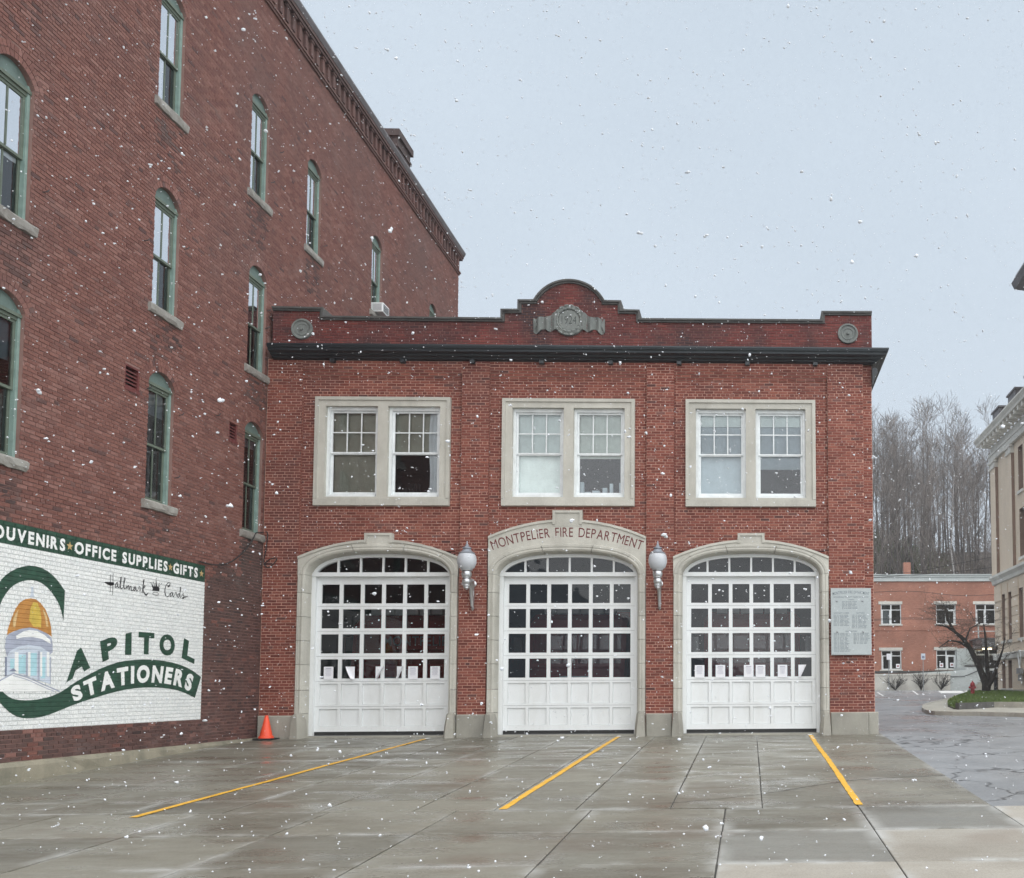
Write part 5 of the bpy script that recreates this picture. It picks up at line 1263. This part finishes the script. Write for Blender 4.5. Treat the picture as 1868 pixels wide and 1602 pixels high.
zz = lz(14.1, 32.5); MB().tube([(14.1, 32.5, zz-.03), (14.1, 32.5, zz+.8)], .09, 8).build('post', 'dkpost', pk); MB().lathe([(.12, .8), (.16, .85), (.16, 1.1), (.1, 1.2), (0, 1.22)], (14.1, 32.5, zz), 12).build('head', 'shade_metal', pk, smooth=True)

# trees ----------------------------------------------------------------------
def branch(mb, p, d, L, r, depth, rnd, nseg=3, up=.1, sides=4, spread=.6, kids=(3, 4), shrink=.62, minr=.008):
    pts = [p]; rad = [r]; q = Vector(p); dd = Vector(d).normalized()
    for i in range(nseg):
        dd = (dd+Vector((rnd.gauss(0, .12), rnd.gauss(0, .12), rnd.gauss(0, .10)+up))).normalized()
        q = q+dd*L/nseg; pts.append(q.copy()); rad.append(max(minr, r*(1-.75*(i+1)/nseg)))
    mb.tube(pts, rad, sides, False)
    if depth <= 0: return
    for k in range(rnd.randint(*kids)):
        u = rnd.uniform(.3, 1); i = min(int(u*nseg), nseg-1); pp = pts[i].lerp(pts[i+1], u*nseg-i)
        ax = Vector((rnd.gauss(0, 1), rnd.gauss(0, 1), rnd.gauss(0, .5))).normalized()
        nd_ = (dd*(1-spread*.5)+ax*spread).normalized()
        branch(mb, pp, nd_, L*shrink*rnd.uniform(.7, 1.15), max(minr, r*.5*(1-.45*u)), depth-1, rnd, max(2, nseg-1), up, max(3, sides-1), spread, kids, shrink, minr)
nt_ = thing('bare_tree', 'bare dark leaning tree with a forked trunk on the lawn by the hydrant', 'tree', (13.2, 31, lz(13.2, 31)))
zt = lz(13.2, 31); rt_ = random.Random(21); tk = MB(); cw_ = MB()
limbs = [([(13.2, 31, zt-.1), (13.15, 31, zt+.5), (12.75, 31, 2.3), (12.3, 30.9, 3.15), (11.9, 30.8, 3.7), (11.4, 30.7, 4.1), (10.9, 30.6, 4.4), (10.3, 30.5, 4.5)], [.27, .21, .17, .14, .12, .08, .05, .025]),
         ([(13.25, 31, zt+.2), (13.3, 31.1, 1.8), (13.28, 31.2, 3.0), (13.25, 31.3, 3.9), (13.2, 31.4, 4.6)], [.2, .13, .10, .06, .03]),
         ([(13.25, 30.95, zt+.3), (13.55, 30.9, 1.5), (13.8, 30.8, 2.3), (14.1, 30.8, 3.1), (14.2, 30.7, 3.8)], [.16, .12, .08, .05, .025]),
         ([(12.2, 30.9, 3.25), (11.6, 30.6, 3.55), (11.0, 30.4, 3.6), (10.4, 30.3, 3.2)], [.09, .06, .04, .02]),
         ([(11.4, 30.7, 4.1), (11.0, 30.8, 4.8), (10.95, 30.9, 5.6)], [.08, .07, .10]),
         ([(12.0, 30.8, 3.6), (12.3, 30.9, 4.3), (12.9, 31, 4.6)], [.06, .04, .02])]
for P, R_ in limbs:
    tk.tube(P, R_, 9, True)
    for i in range(2 if len(P) > 4 else 1, len(P)):
        for q in range(4):
            u = rt_.random(); pp = Vector(P[i-1]).lerp(Vector(P[i]), u); ax = Vector((rt_.gauss(0, 1), rt_.gauss(0, .8), rt_.gauss(.35, .6)))
            branch(cw_, pp, ax, rt_.uniform(.7, 1.5), .018, 2, rt_, 3, .06, 3, .8, (3, 5), .62, .0045)
for q in range(22):
    ax = Vector((rt_.gauss(0, 1), rt_.gauss(0, .8), rt_.gauss(.2, .6))); branch(cw_, Vector((10.95, 30.9, 5.45)), ax, rt_.uniform(.5, 1.1), .014, 2, rt_, 3, .02, 3, .8, (2, 4), .62, .0045)
tk.build('trunk', 'bark', nt_, smooth=True); cw_.build('crown', 'twig', nt_)

# hillside and wood
hl = MB(); rh = np.random.default_rng(3)
ys_ = np.linspace(76, 260, 16); xs_ = np.linspace(-40, 140, 20); rows_ = []
def hz_(x, y): return .9+max(0, min(y, 122)-78)*.50-max(0, y-122)*.03+1.2*math.sin(x*.11)+.9*math.sin(x*.23+y*.09)
for y in ys_: rows_.append([(x, y, hz_(x, y) if y > 77 else -1.0) for x in xs_])
hl.strip(rows_); hl.build('hill', 'hill', kind='structure', smooth=True)
def wood_tree(seed, H, dens, fine):
    r = random.Random(seed); tr, cr = MB(), MB()
    pts = [(0, 0, -.5)]; rad = [.17]; x = y = 0
    n = 6
    for i in range(1, n+1): x += r.gauss(0, .16); y += r.gauss(0, .16); pts.append((x, y, H*i/n)); rad.append(max(.03, .17*(1-.85*i/n)))
    tr.tube(pts, rad, 5, False)
    for k in range(dens):
        u = r.uniform(.34, 1)**.85; i = min(int(u*n), n-1); pp = Vector(pts[i]).lerp(Vector(pts[i+1]), u*n-i)
        a = r.uniform(0, 6.28); d = Vector((math.cos(a), math.sin(a), r.uniform(1.0, 2.4)))
        branch(cr, pp, d, H*.20*(1.3-u*.6)*r.uniform(.7, 1.2), .055*(1.25-u), fine, r, 3, .13, 3, .55, (3, 4), .62, .016)
    return tr, cr
protos = []
for k in range(6):
    tr, cr = wood_tree(100+k, [17, 19, 15, 20, 14, 18][k], [15, 18, 13, 18, 12, 16][k], 2)
    protos.append((tr, cr))
rw = random.Random(31); spots = []
for k in range(330):
    y = 82+56*rw.random()**.9; x = rw.uniform(-.03, .44)*(y+20.7); spots.append((y, x))
birches = {}
for bx, by, lb in ((27.9, 105., 'left of two white barked slender trees low on the hillside above the brick building roof'), (28.9, 105.4, 'right of two white barked slender trees low on the hillside above the brick building roof')): birches[(by, bx)] = lb; spots.append((by, bx))
spots.sort()
meshes = []
GRP = 'bare trees on the hillside behind the low brick building'
first = {}
big = MB(); bigc = MB()
for k, (y, x) in enumerate(spots):
    q = rw.randrange(6); sc = rw.uniform(.75, 1.12); z = hz_(x, y)
    birch = (y, x) in birches
    if birch or (.11 < x/(y+20.7) < .285 and (k % 3 or y < 95)):
        o = thing('hillside_tree', birches[(y, x)] if birch else 'bare grey tree among many on the hillside behind the low brick building', 'tree', (x, y, z), 'white barked trees on the hillside' if birch else GRP)
        o.scale = (sc, sc, sc); o.rotation_euler = (0, 0, rw.uniform(0, 6.28))
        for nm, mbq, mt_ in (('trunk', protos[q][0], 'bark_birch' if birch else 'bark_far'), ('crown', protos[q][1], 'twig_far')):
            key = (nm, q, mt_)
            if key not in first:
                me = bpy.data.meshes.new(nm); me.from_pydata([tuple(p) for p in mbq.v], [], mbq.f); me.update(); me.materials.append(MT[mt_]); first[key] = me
            c = bpy.data.objects.new(nm, first[key]); COL.objects.link(c); c.parent = o
    else:
        a = rw.uniform(0, 6.28); ca, sa = math.cos(a)*sc, math.sin(a)*sc
        for src, dst in ((protos[q][0], big), (protos[q][1], bigc)):
            A = np.array([tuple(p) for p in src.v]); T = np.stack([x+A[:, 0]*ca-A[:, 1]*sa, y+A[:, 0]*sa+A[:, 1]*ca, z+A[:, 2]*sc], 1)
            dst.parts = getattr(dst, 'parts', []); dst.parts.append((T, src))
wood = None
allV, allF, n0, mi = [], [], 0, []
for dst, mid in ((big, 0), (bigc, 1)):
    for T, src in dst.parts:
        allV.append(T); allF += [tuple(i+n0 for i in f) for f in src.f]; n0 += len(T); mi += [mid]*len(src.f)
me = bpy.data.meshes.new('bare_wood'); me.from_pydata(np.concatenate(allV).tolist(), [], allF); me.update(); me.materials.append(MT['bark_far']); me.materials.append(MT['twig_far']); me.polygons.foreach_set('material_index', mi)
o = bpy.data.objects.new('bare_wood', me); COL.objects.link(o); o['kind'] = 'stuff'
# undergrowth on the slope
for nm, mt_, n, xr in (('undergrowth', 'under', 26000, (.09, .31)), ('green_undergrowth', 'under_g', 16000, (.12, .195))):
    V, Fc = [], []; r = random.Random(5 if mt_ == 'under' else 6)
    clumps = [(r.uniform(100, 123) if mt_ == 'under' else r.uniform(103, 118), r.uniform(*xr), r.uniform(.9, 2.2)) for _ in range(240 if mt_ == 'under' else 60)]
    while len(V) < 3*n:
        cy_, cxr, R_ = r.choice(clumps); cxx = cxr*(cy_+20.7); 
        dx, dy, dz_ = r.gauss(0, R_), r.gauss(0, R_), abs(r.gauss(0, R_*.9)); x, y = cxx+dx, cy_+dy; z = hz_(x, max(y, 78))+dz_
        s = r.uniform(.05, .16) if mt_ == 'under' else r.uniform(.09, .22); k = len(V); d = Vector((r.gauss(0, 1), r.gauss(0, 1), r.gauss(.6, 1))).normalized()*s*2.2; e = d.cross(Vector((r.gauss(0, 1), r.gauss(0, 1), r.gauss(0, 1)))).normalized()*s*.35
        V += [(x+d.x, y+d.y, z+d.z), (x-e.x, y-e.y, z-e.z), (x+e.x, y+e.y, z+e.z)]; Fc.append((k, k+1, k+2))
    raw(nm, V, Fc, mt_, None, 'stuff')

# low brick building at the back
BB = thing('brick_office', 'low two storey orange brick building with white windows at the foot of the hill', 'building', (14, 58, .87))
BY = 58.; wins = [(11.13, 12.87, 6.38, 8.10), (15.86, 17.55, 6.40, 8.10), (19.25, 20.97, 6.38, 8.10), (11.13, 12.84, 2.54, 4.16), (15.83, 17.53, 2.56, 4.19)]
fw_ = MB(); holed(fw_, 4, 30, .5, 10.06, wins+[(18.95, 21.2, 1.5, 4.2)], 'y', BY)
fw_.box(4, 4.3, BY, BY+14, .5, 10.0); fw_.box(29.7, 30, BY, BY+14, .5, 10.0); fw_.box(4, 30, BY+13.7, BY+14, .5, 10.0)
fw_.build('wall', 'far_brick', BB)
MB().box(4.3, 29.7, BY+1.5, BY+1.6, .5, 10).build('inner_wall', 'dark', BB)
MB().box(3.95, 30.05, BY-.12, BY+.3, 10.06, 10.42).build('parapet_band', 'conc_white', BB)
MB().box(3.9, 30.1, BY-.2, BY+14.1, 10.42, 10.55).box(3.9, 30.1, BY-.25, BY+14.15, 10.57, 10.66).build('roof_edge', 'conc_white', BB)
MB().box(3.95, 30.05, BY-.08, BY+14, 10.55, 10.57).build('roof', 'dkcornice', BB)
MB().box(13.66, 14.26, BY+3, BY+3.6, 10.5, 12.1).build('chimney', 'far_brick', BB)
MB().box(3.97, 18.5, BY-.04, BY, 5.86, 5.98).build('belt_course', 'far_brick', BB)
for i, (a, b_, c_, d_) in enumerate(wins):
    wn = empty_part('window', BB)
    MB().box(a-.2, b_+.1, BY-.06, BY+.0, d_, d_+.25).build('lintel', 'buff_trim', wn); MB().box(a-.15, b_+.1, BY-.10, BY+.0, c_-.1, c_).build('sill', 'buff_trim', wn)
    f = MB(); t_ = .075; zm = c_+(d_-c_)*.72; xm = (a+b_)/2+.0
    f.box(a, a+t_, BY+.05, BY+.15, c_, d_); f.box(b_-t_, b_, BY+.05, BY+.15, c_, d_); f.box(a+t_, b_-t_, BY+.05, BY+.15, c_, c_+t_); f.box(a+t_, b_-t_, BY+.05, BY+.15, d_-.06, d_); f.box(xm-.05, xm+.05, BY+.05, BY+.15, c_+t_, d_-.06); f.box(a+t_, b_-t_, BY+.052, BY+.148, zm-.03, zm+.03)
    if i in (1, 4): f.box(xm+.05, b_-t_, BY+.03, BY+.1, zm-.12, zm-.03); f.box(xm+.05, xm+.17, BY+.03, BY+.1, c_+t_, zm-.12); f.box(b_-t_-.12, b_-t_, BY+.03, BY+.1, c_+t_, zm-.12)
    else: f.box(a+t_, a+t_+.09, BY+.03, BY+.1, c_+t_, zm-.03); f.box(xm-.14, xm-.05, BY+.03, BY+.1, c_+t_, zm-.03)
    f.build('frame', 'winframe', wn)
    for xa, xb in ((a+t_, xm-.05), (xm+.05, b_-t_)):
        for za, zb in ((c_+t_, zm-.03), (zm+.03, d_-.06)): MB().add([(xa, BY+.1, za), (xb, BY+.1, za), (xb, BY+.1, zb), (xa, BY+.1, zb)], [(0, 1, 2, 3)]).build('pane', 'glass', wn)
    if i == 0: MB().box(a+.1, xm, BY+.3, BY+.32, c_, zm).build('blind', 'blind_grey', wn)
for x, z, lb in ((12.38, 2.66, 'small white notice in the lower left window of the low brick building'), (16.1, 2.72, 'white notice in the left half of the window beside the porch'), (17.0, 2.74, 'white notice in the right half of the window beside the porch')):
    t_ = thing('window_notice', lb, 'paper', (x+.15, BY+.07, z)); MB().box(x, x+.32, BY+.02, BY+.03, z, z+.36).build('sheet', 'paper', t_); MB().box(x+.08, x+.24, BY+.014, BY+.02, z+.12, z+.24).build('red_mark', 'hydrant', t_)
# porch: platform, ramp wall, steps, canopy, doors
MB().box(17.5, 18.95, BY-.5, BY+.3, 1.0, 4.3).build('porch_pier', 'conc_white', BB)
MB().box(18.95, 22, BY-3.2, BY+.2, 4.28, 4.95).build('porch_canopy', 'shade_metal', BB)
MB().box(18.7, 22.2, BY-3.3, BY+.3, 4.95, 5.05).build('canopy_edge', 'dkcornice', BB)
rl = MB(); rl.box(18.4, 22.2, BY-3.2, BY-3.15, 5.55, 5.62)
for x in (18.65, 20.3, 21.9): rl.box(x, x+.09, BY-3.2, BY-3.1, 5.05, 6.0)
rl.build('canopy_rail', 'conc_white', BB)
MB().box(19.45, 20.2, BY-1.5, BY-1.3, 4.16, 4.27).build('porch_light', 'lamp_on', BB)
dr = empty_part('entrance', BB); f = MB()
for x in (18.95, 19.15, 20.0, 20.25, 21.1): f.box(x, x+.13, BY+.05, BY+.15, 1.55, 4.2)
f.box(18.95, 21.2, BY+.052, BY+.148, 2.42, 2.60); f.box(18.95, 21.2, BY+.052, BY+.148, 3.72, 3.86); f.build('door_frame', 'winframe', dr)
MB().add([(18.95, BY+.1, 1.55), (21.2, BY+.1, 1.55), (21.2, BY+.1, 4.2), (18.95, BY+.1, 4.2)], [(0, 1, 2, 3)]).build('pane', 'glass', dr)
MB().prism([(12.2, .75), (18.85, .75), (18.85, 2.65), (17.3, 2.65), (17.3, 2.40), (12.2, 2.1)], BY-4.4, BY-.05).build('ramp_wall', 'conc_white', BB)
MB().box(4, 16.0, BY-4.6, BY-4.42, .7, 1.98).box(4, 16.05, BY-4.65, BY-4.40, 1.98, 2.12).build('platform_wall', 'buff_trim', BB)
MB().box(4, 17.1, BY-.3, BY, 2.25, 2.42).build('ledge', 'coping', BB)
MB().box(17.3, 18.9, BY-4.45, BY-4.0, 2.65, 2.78).build('wall_cap', 'coping', BB)
MB().tube([(15.6, BY-4.45, 1.85), (17.2, BY-4.45, 1.9), (18.7, BY-4.45, 2.5)], .03, 6).build('handrail', 'dkpost', BB)
for k in range(5): MB().box(17.2+k*.32, 22.5, BY-4.4-.34*(5-k), BY-4.4-.34*(4-k)+.02, .7, .88+.17*(k+1)-.15).build('step', 'base', BB)
MB().box(18.87, 22.5, BY-4.4, BY, .7, 1.55).build('porch_floor', 'base', BB)
# parking signs, shrubs, lot markings
for x, y, lb, mt_ in ((10.56, 50., 'white square parking sign on a thin post by the low wall', 'paper'), (13.2, 50., 'small blue and white parking sign on a thin post', 'blu2')):
    t_ = thing('parking_sign', lb, 'sign', (x, y, gz(y))); MB().tube([(x, y, gz(y)-.05), (x, y, 3.2)], .03, 6).build('post', 'shade_metal', t_); MB().box(x-.16, x+.16, y-.06, y-.03, 3.14, 3.6).build('plate', mt_, t_)
    if mt_ == 'blu2': MB().box(x-.1, x+.1, y-.075, y-.06, 3.24, 3.42).build('emblem', 'blu4', t_)
for k, (x, w, lb) in enumerate(((11.5, .55, 'leftmost bare shrub against the pale platform wall'), (13.55, .35, 'small upright bare shrub in the middle of the platform wall'), (15.15, .5, 'rightmost bare shrub against the pale platform wall'))):
    t_ = thing('bare_shrub', lb, 'shrub', (x, BY-5.1, gz(53))); m_ = MB(); r = random.Random(50+k)
    for q in range(26): a = r.uniform(0, 6.28); branch(m_, Vector((x, BY-5.1, .8)), Vector((math.cos(a)*w*1.6, math.sin(a)*w, 1.1)), r.uniform(.7, 1.25), .022, 1, r, 3, .05, 3, .5, (2, 3), .6, .012)
    m_.build('stems', 'bark', t_)
for (a, b_), wd_ in ((((9.15, 46.2), (8.05, 35.6)), .12), (((12.8, 52.6), (10.6, 37.9)), .12)):
    m_ = ribbon('l', [Vector(a), Vector(b_)], wd_, 'line_white', -.012); o = m_.build('bay_marking', 'line_white'); tag(o, 'white parking bay line on the asphalt, the one '+('nearer the fire station corner' if a[0] < 10 else 'nearer the small lawn'), 'road marking', 'white parking bay lines')
for k in range(2):
    m_ = MB(); m_.add([(x, y, gz(y)-.012) for x, y in ((12.9+k*1.9, 42), (14.6+k*1.9, 42), (16.2+k*2.0, 50.5), (14.4+k*2.0, 50.5))], [(0, 1, 2, 3)]); o = m_.build('painted_block', 'line_white'); tag(o, 'white painted walkway block at the foot of the porch steps, '+('left one' if k == 0 else 'right one'), 'road marking')

# tan stone building on the right -------------------------------------------------
TB = thing('stone_building', 'tall tan stone building with bracketed cornice at the right edge', 'building', (20, 28, .5)); TX = 15.0; TY = 35.6
low = [(33.56, 34.30, .95, 2.57), (32.2, 32.97, .95, 2.57)]; mid = [(33.26, 34.08, 3.75, 6.52), (31.92, 32.68, 3.75, 6.52), (29.8, 30.55, 3.75, 6.52), (28.4, 29.2, 3.75, 6.52)]; upw = [(29.3, 30.2, 11.9, 14.4), (29.2, 30.15, 8.2, 10.9), (26.9, 27.9, 11.9, 14.4), (26.9, 27.9, 8.2, 10.9)]
w_ = MB(); holed(w_, 15, TY, 0., 15.0, low+mid+upw, 'x', TX)
w_.box(TX, TX+24, TY-.3, TY, 0, 15.0); w_.box(TX+.02, TX+24, 14.9, 15.2, 0, 15); w_.box(TX+23.7, TX+24, 15, TY, 0, 15); w_.build('wall', 'buff', TB)
MB().box(TX+1.2, TX+1.3, 15, TY-.3, 0, 15).build('inner_wall', 'dark', TB); MB().box(TX, TX+24, 15, TY, 15.0, 15.1).build('roof', 'dkcornice', TB)
for L_ in (low, mid, upw):
    for a, b_, c_, d_ in L_:
        wn = empty_part('window', TB); f = MB()
        f.box(TX, TX+.36, a-.0, a+.02, c_, d_); f.box(TX, TX+.36, b_-.02, b_, c_, d_); f.box(TX, TX+.36, a, b_, d_-.02, d_); f.build('reveal', 'brownrev', wn)
        f = MB(); f.box(TX+.28, TX+.36, a+.02, a+.10, c_, d_-.02); f.box(TX+.28, TX+.36, b_-.10, b_-.02, c_, d_-.02); f.box(TX+.28, TX+.36, a+.1, b_-.1, d_-.12, d_-.02); f.box(TX+.28, TX+.36, a+.1, b_-.1, c_, c_+.1); f.box(TX+.285, TX+.35, a+.1, b_-.1, (c_+d_)/2-.04, (c_+d_)/2+.04); f.build('frame', 'winframe', wn)
        MB().add([(TX+.32, a+.1, c_+.1), (TX+.32, b_-.1, c_+.1), (TX+.32, b_-.1, d_-.12), (TX+.32, a+.1, d_-.12)], [(0, 1, 2, 3)]).build('pane', 'glass', wn)
        MB().box(TX-.08, TX+.3, a-.12, b_+.12, c_-.16, c_).build('sill', 'buff_trim', wn)
MB().box(TX-.10, TX, 15, TY+.1, 0, .88).build('base_course', 'base', TB)
MB().prism([(TX, 2.62), (TX-.14, 2.66), (TX-.18, 2.98), (TX, 3.05)], 15, TY+.14).build('water_table', 'buff_trim', TB)
MB().prism([(TX, 7.22), (TX-.10, 7.26), (TX-.14, 7.45), (TX-.3, 7.62), (TX-.3, 7.76), (TX, 7.82)], 15, TY+.25).build('belt_course', 'buff_trim', TB)
for z in (3.55, 4.08, 4.57, 5.08, 5.6, 6.18, 6.66):                     # rusticated courses between the windows
    for a, b_ in ((34.1, TY), (32.7, 33.24), (30.57, 31.9), (15.2, 28.38)): MB().box(TX-.05, TX, a+.02, b_, z-.0, z+.47).build('rusticated_block', 'buff', TB)
for y0, y1 in ((34.45, TY+.02), (31.0, 32.0), (24.5, 26)):
    p_ = empty_part('pilaster', TB); MB().box(TX-.16, TX, y0, y1, 7.82, 14.3).build('shaft', 'buff', p_); MB().box(TX-.24, TX, y0-.06, y1+.06, 14.3, 14.42).box(TX-.2, TX, y0-.03, y1+.03, 14.42, 14.65).box(TX-.28, TX, y0-.1, y1+.1, 14.65, 14.8).build('capital', 'buff_trim', p_); MB().box(TX-.17, TX, y0-.05, y0, 7.82, 14.3).build('edge', 'brownrev', p_)
MB().box(TX-.2, TX, 15, TY+.2, 14.8, 15.15).box(TX-.24, TX, 15, TY+.24, 15.15, 15.3).build('architrave', 'buff_trim', TB)
MB().box(TX-.1, TX, 15, TY+.1, 15.3, 15.75).build('frieze', 'buff_trim', TB)
y = 15.3
while y < TY+.4: MB().box(TX-.72, TX-.1, y, y+.26, 15.75, 16.02).build('modillion', 'buff_trim', TB); y += .72
MB().prism([(TX, 16.02), (TX-.78, 16.02), (TX-.8, 16.15), (TX-.95, 16.32), (TX-.95, 16.4), (TX, 16.46)], 15, TY+.95).build('cornice', 'buff_trim', TB)
MB().box(TX-.5, TX+.2, 15, 33.1, 16.44, 16.62).box(TX-.4, TX+.1, 15, 33.0, 16.62, 16.95).build('parapet', 'dkcornice', TB)
for y in (31.6, 28.3, 25): MB().box(TX-.62, TX+.3, y, y+1.5, 16.45, 17.1).box(TX-.7, TX+.38, y-.08, y+1.58, 17.1, 17.2).build('parapet_pier', 'dkcornice', TB)
tw = MB(); tw.box(16.3, 24, 14, 23.7, 15.1, 20.9); tw.build('tower', 'buff', TB)
MB().prism([(16.3, 20.6), (15.4, 20.95), (14.3, 21.05), (13.45, 21.15), (13.3, 21.45), (13.6, 22.0), (15.5, 23.4), (24, 26), (24, 20.6)], 12, 25).build('tower_eave', 'dkcornice', TB)
pp = thing('electric_meter', 'grey electric meter with curved white conduit on the tan stone wall', 'meter', (TX-.2, 29.95, 1.2))
P = [(TX-.1, 30.4, 2.0)]+[(TX-.14, 30.15+.28*math.cos(a), 2.75+.28*math.sin(a)) for a in np.linspace(math.pi, 0, 9)]+[(TX-.14, 29.87, 1.2)]
MB().tube(P, .05, 6).build('conduit', 'winframe', pp, smooth=True); MB().box(TX-.3, TX-.1, 29.7, 30.3, 1.75, 2.05).box(TX-.26, TX-.1, 29.85, 30.15, 1.35, 1.7).build('box', 'shade_metal', pp)
# overhead cables
for k, (za, zb, xa) in enumerate(((9.5, 11.2, 0), (9.3, 10.1, 0), (6.15, 6.05, 0), (6.05, 5.9, 0), (8.1, 7.6, 0))):
    pts = [(2 + 0*k, 48-.3*k, za-.6), (11, 48-.2*k, za), (16, 47, (za+zb)/2-.1), (24, 45, zb+.4)]
    cable('overhead_cable', 'thin black overhead cable crossing the low brick building, '+('rising past its roof', 'just under its roof band', 'upper between window rows', 'lower between window rows', 'above the upper windows')[k], pts, .018, 'cable', 'overhead cables before the low brick building')

# ------------------------------------------------------------------ snow-filled air
m = bpy.data.materials.new('snowy_air'); m.use_nodes = True; t = m.node_tree; t.nodes.clear()
o_ = t.nodes.new('ShaderNodeOutputMaterial'); v_ = t.nodes.new('ShaderNodeVolumePrincipled'); v_.inputs['Color'].default_value = (.93, .95, .98, 1); v_.inputs['Density'].default_value = .0008; v_.inputs['Anisotropy'].default_value = .2
t.links.new(v_.outputs[0], o_.inputs['Volume']); MT['haze'] = m
MB().box(-520, 520, -130, 710, -2.6, 75).build('haze', 'haze', kind='stuff')
# ------------------------------------------------------------------ falling snow
rs = np.random.default_rng(11); ico = bmesh.new(); bmesh.ops.create_icosphere(ico, subdivisions=1, radius=1); IV = np.array([v.co[:] for v in ico.verts]); IF = [tuple(v.index for v in f.verts) for f in ico.faces]; ico.free()
V, Fc = [], []; n0 = 0; cnt = 0
while cnt < 16000:
    d = 1.2+22*rs.random()**.55 if rs.random() < .93 else rs.uniform(22, 60); y = d+CAMY
    x = rs.uniform(-.92, .62)*d+rs.normal(0, .6); z = ZC+rs.uniform(-.22, .78)*d
    if z < gz(y) or x < -10.4: continue
    if -10.5 < x < 3.2 and y > -.6 and z < 10.4: continue
    cnt += 1
    r = .0041*math.exp(rs.normal(0, .36))
    if d < 4: r *= .45+.12*d/4
    if rs.random() < .008: r *= 2.0
    k = 1 if rs.random() < .6 else 2
    for q in range(k):
        A = IV*(1+rs.normal(0, .28, (len(IV), 1)))*r*np.array([rs.uniform(.7, 1.4), rs.uniform(.7, 1.3), rs.uniform(.6, 1.2)])
        A = A+np.array([x, y, z])+rs.normal(0, r*.9, 3)*(q > 0)
        V.append(A); Fc += [tuple(i+n0 for i in f) for f in IF]; n0 += len(IV)
sn = raw('falling_snow', np.concatenate(V), Fc, 'snow', None, 'stuff'); sn.data.polygons.foreach_set('use_smooth', [True]*len(Fc))
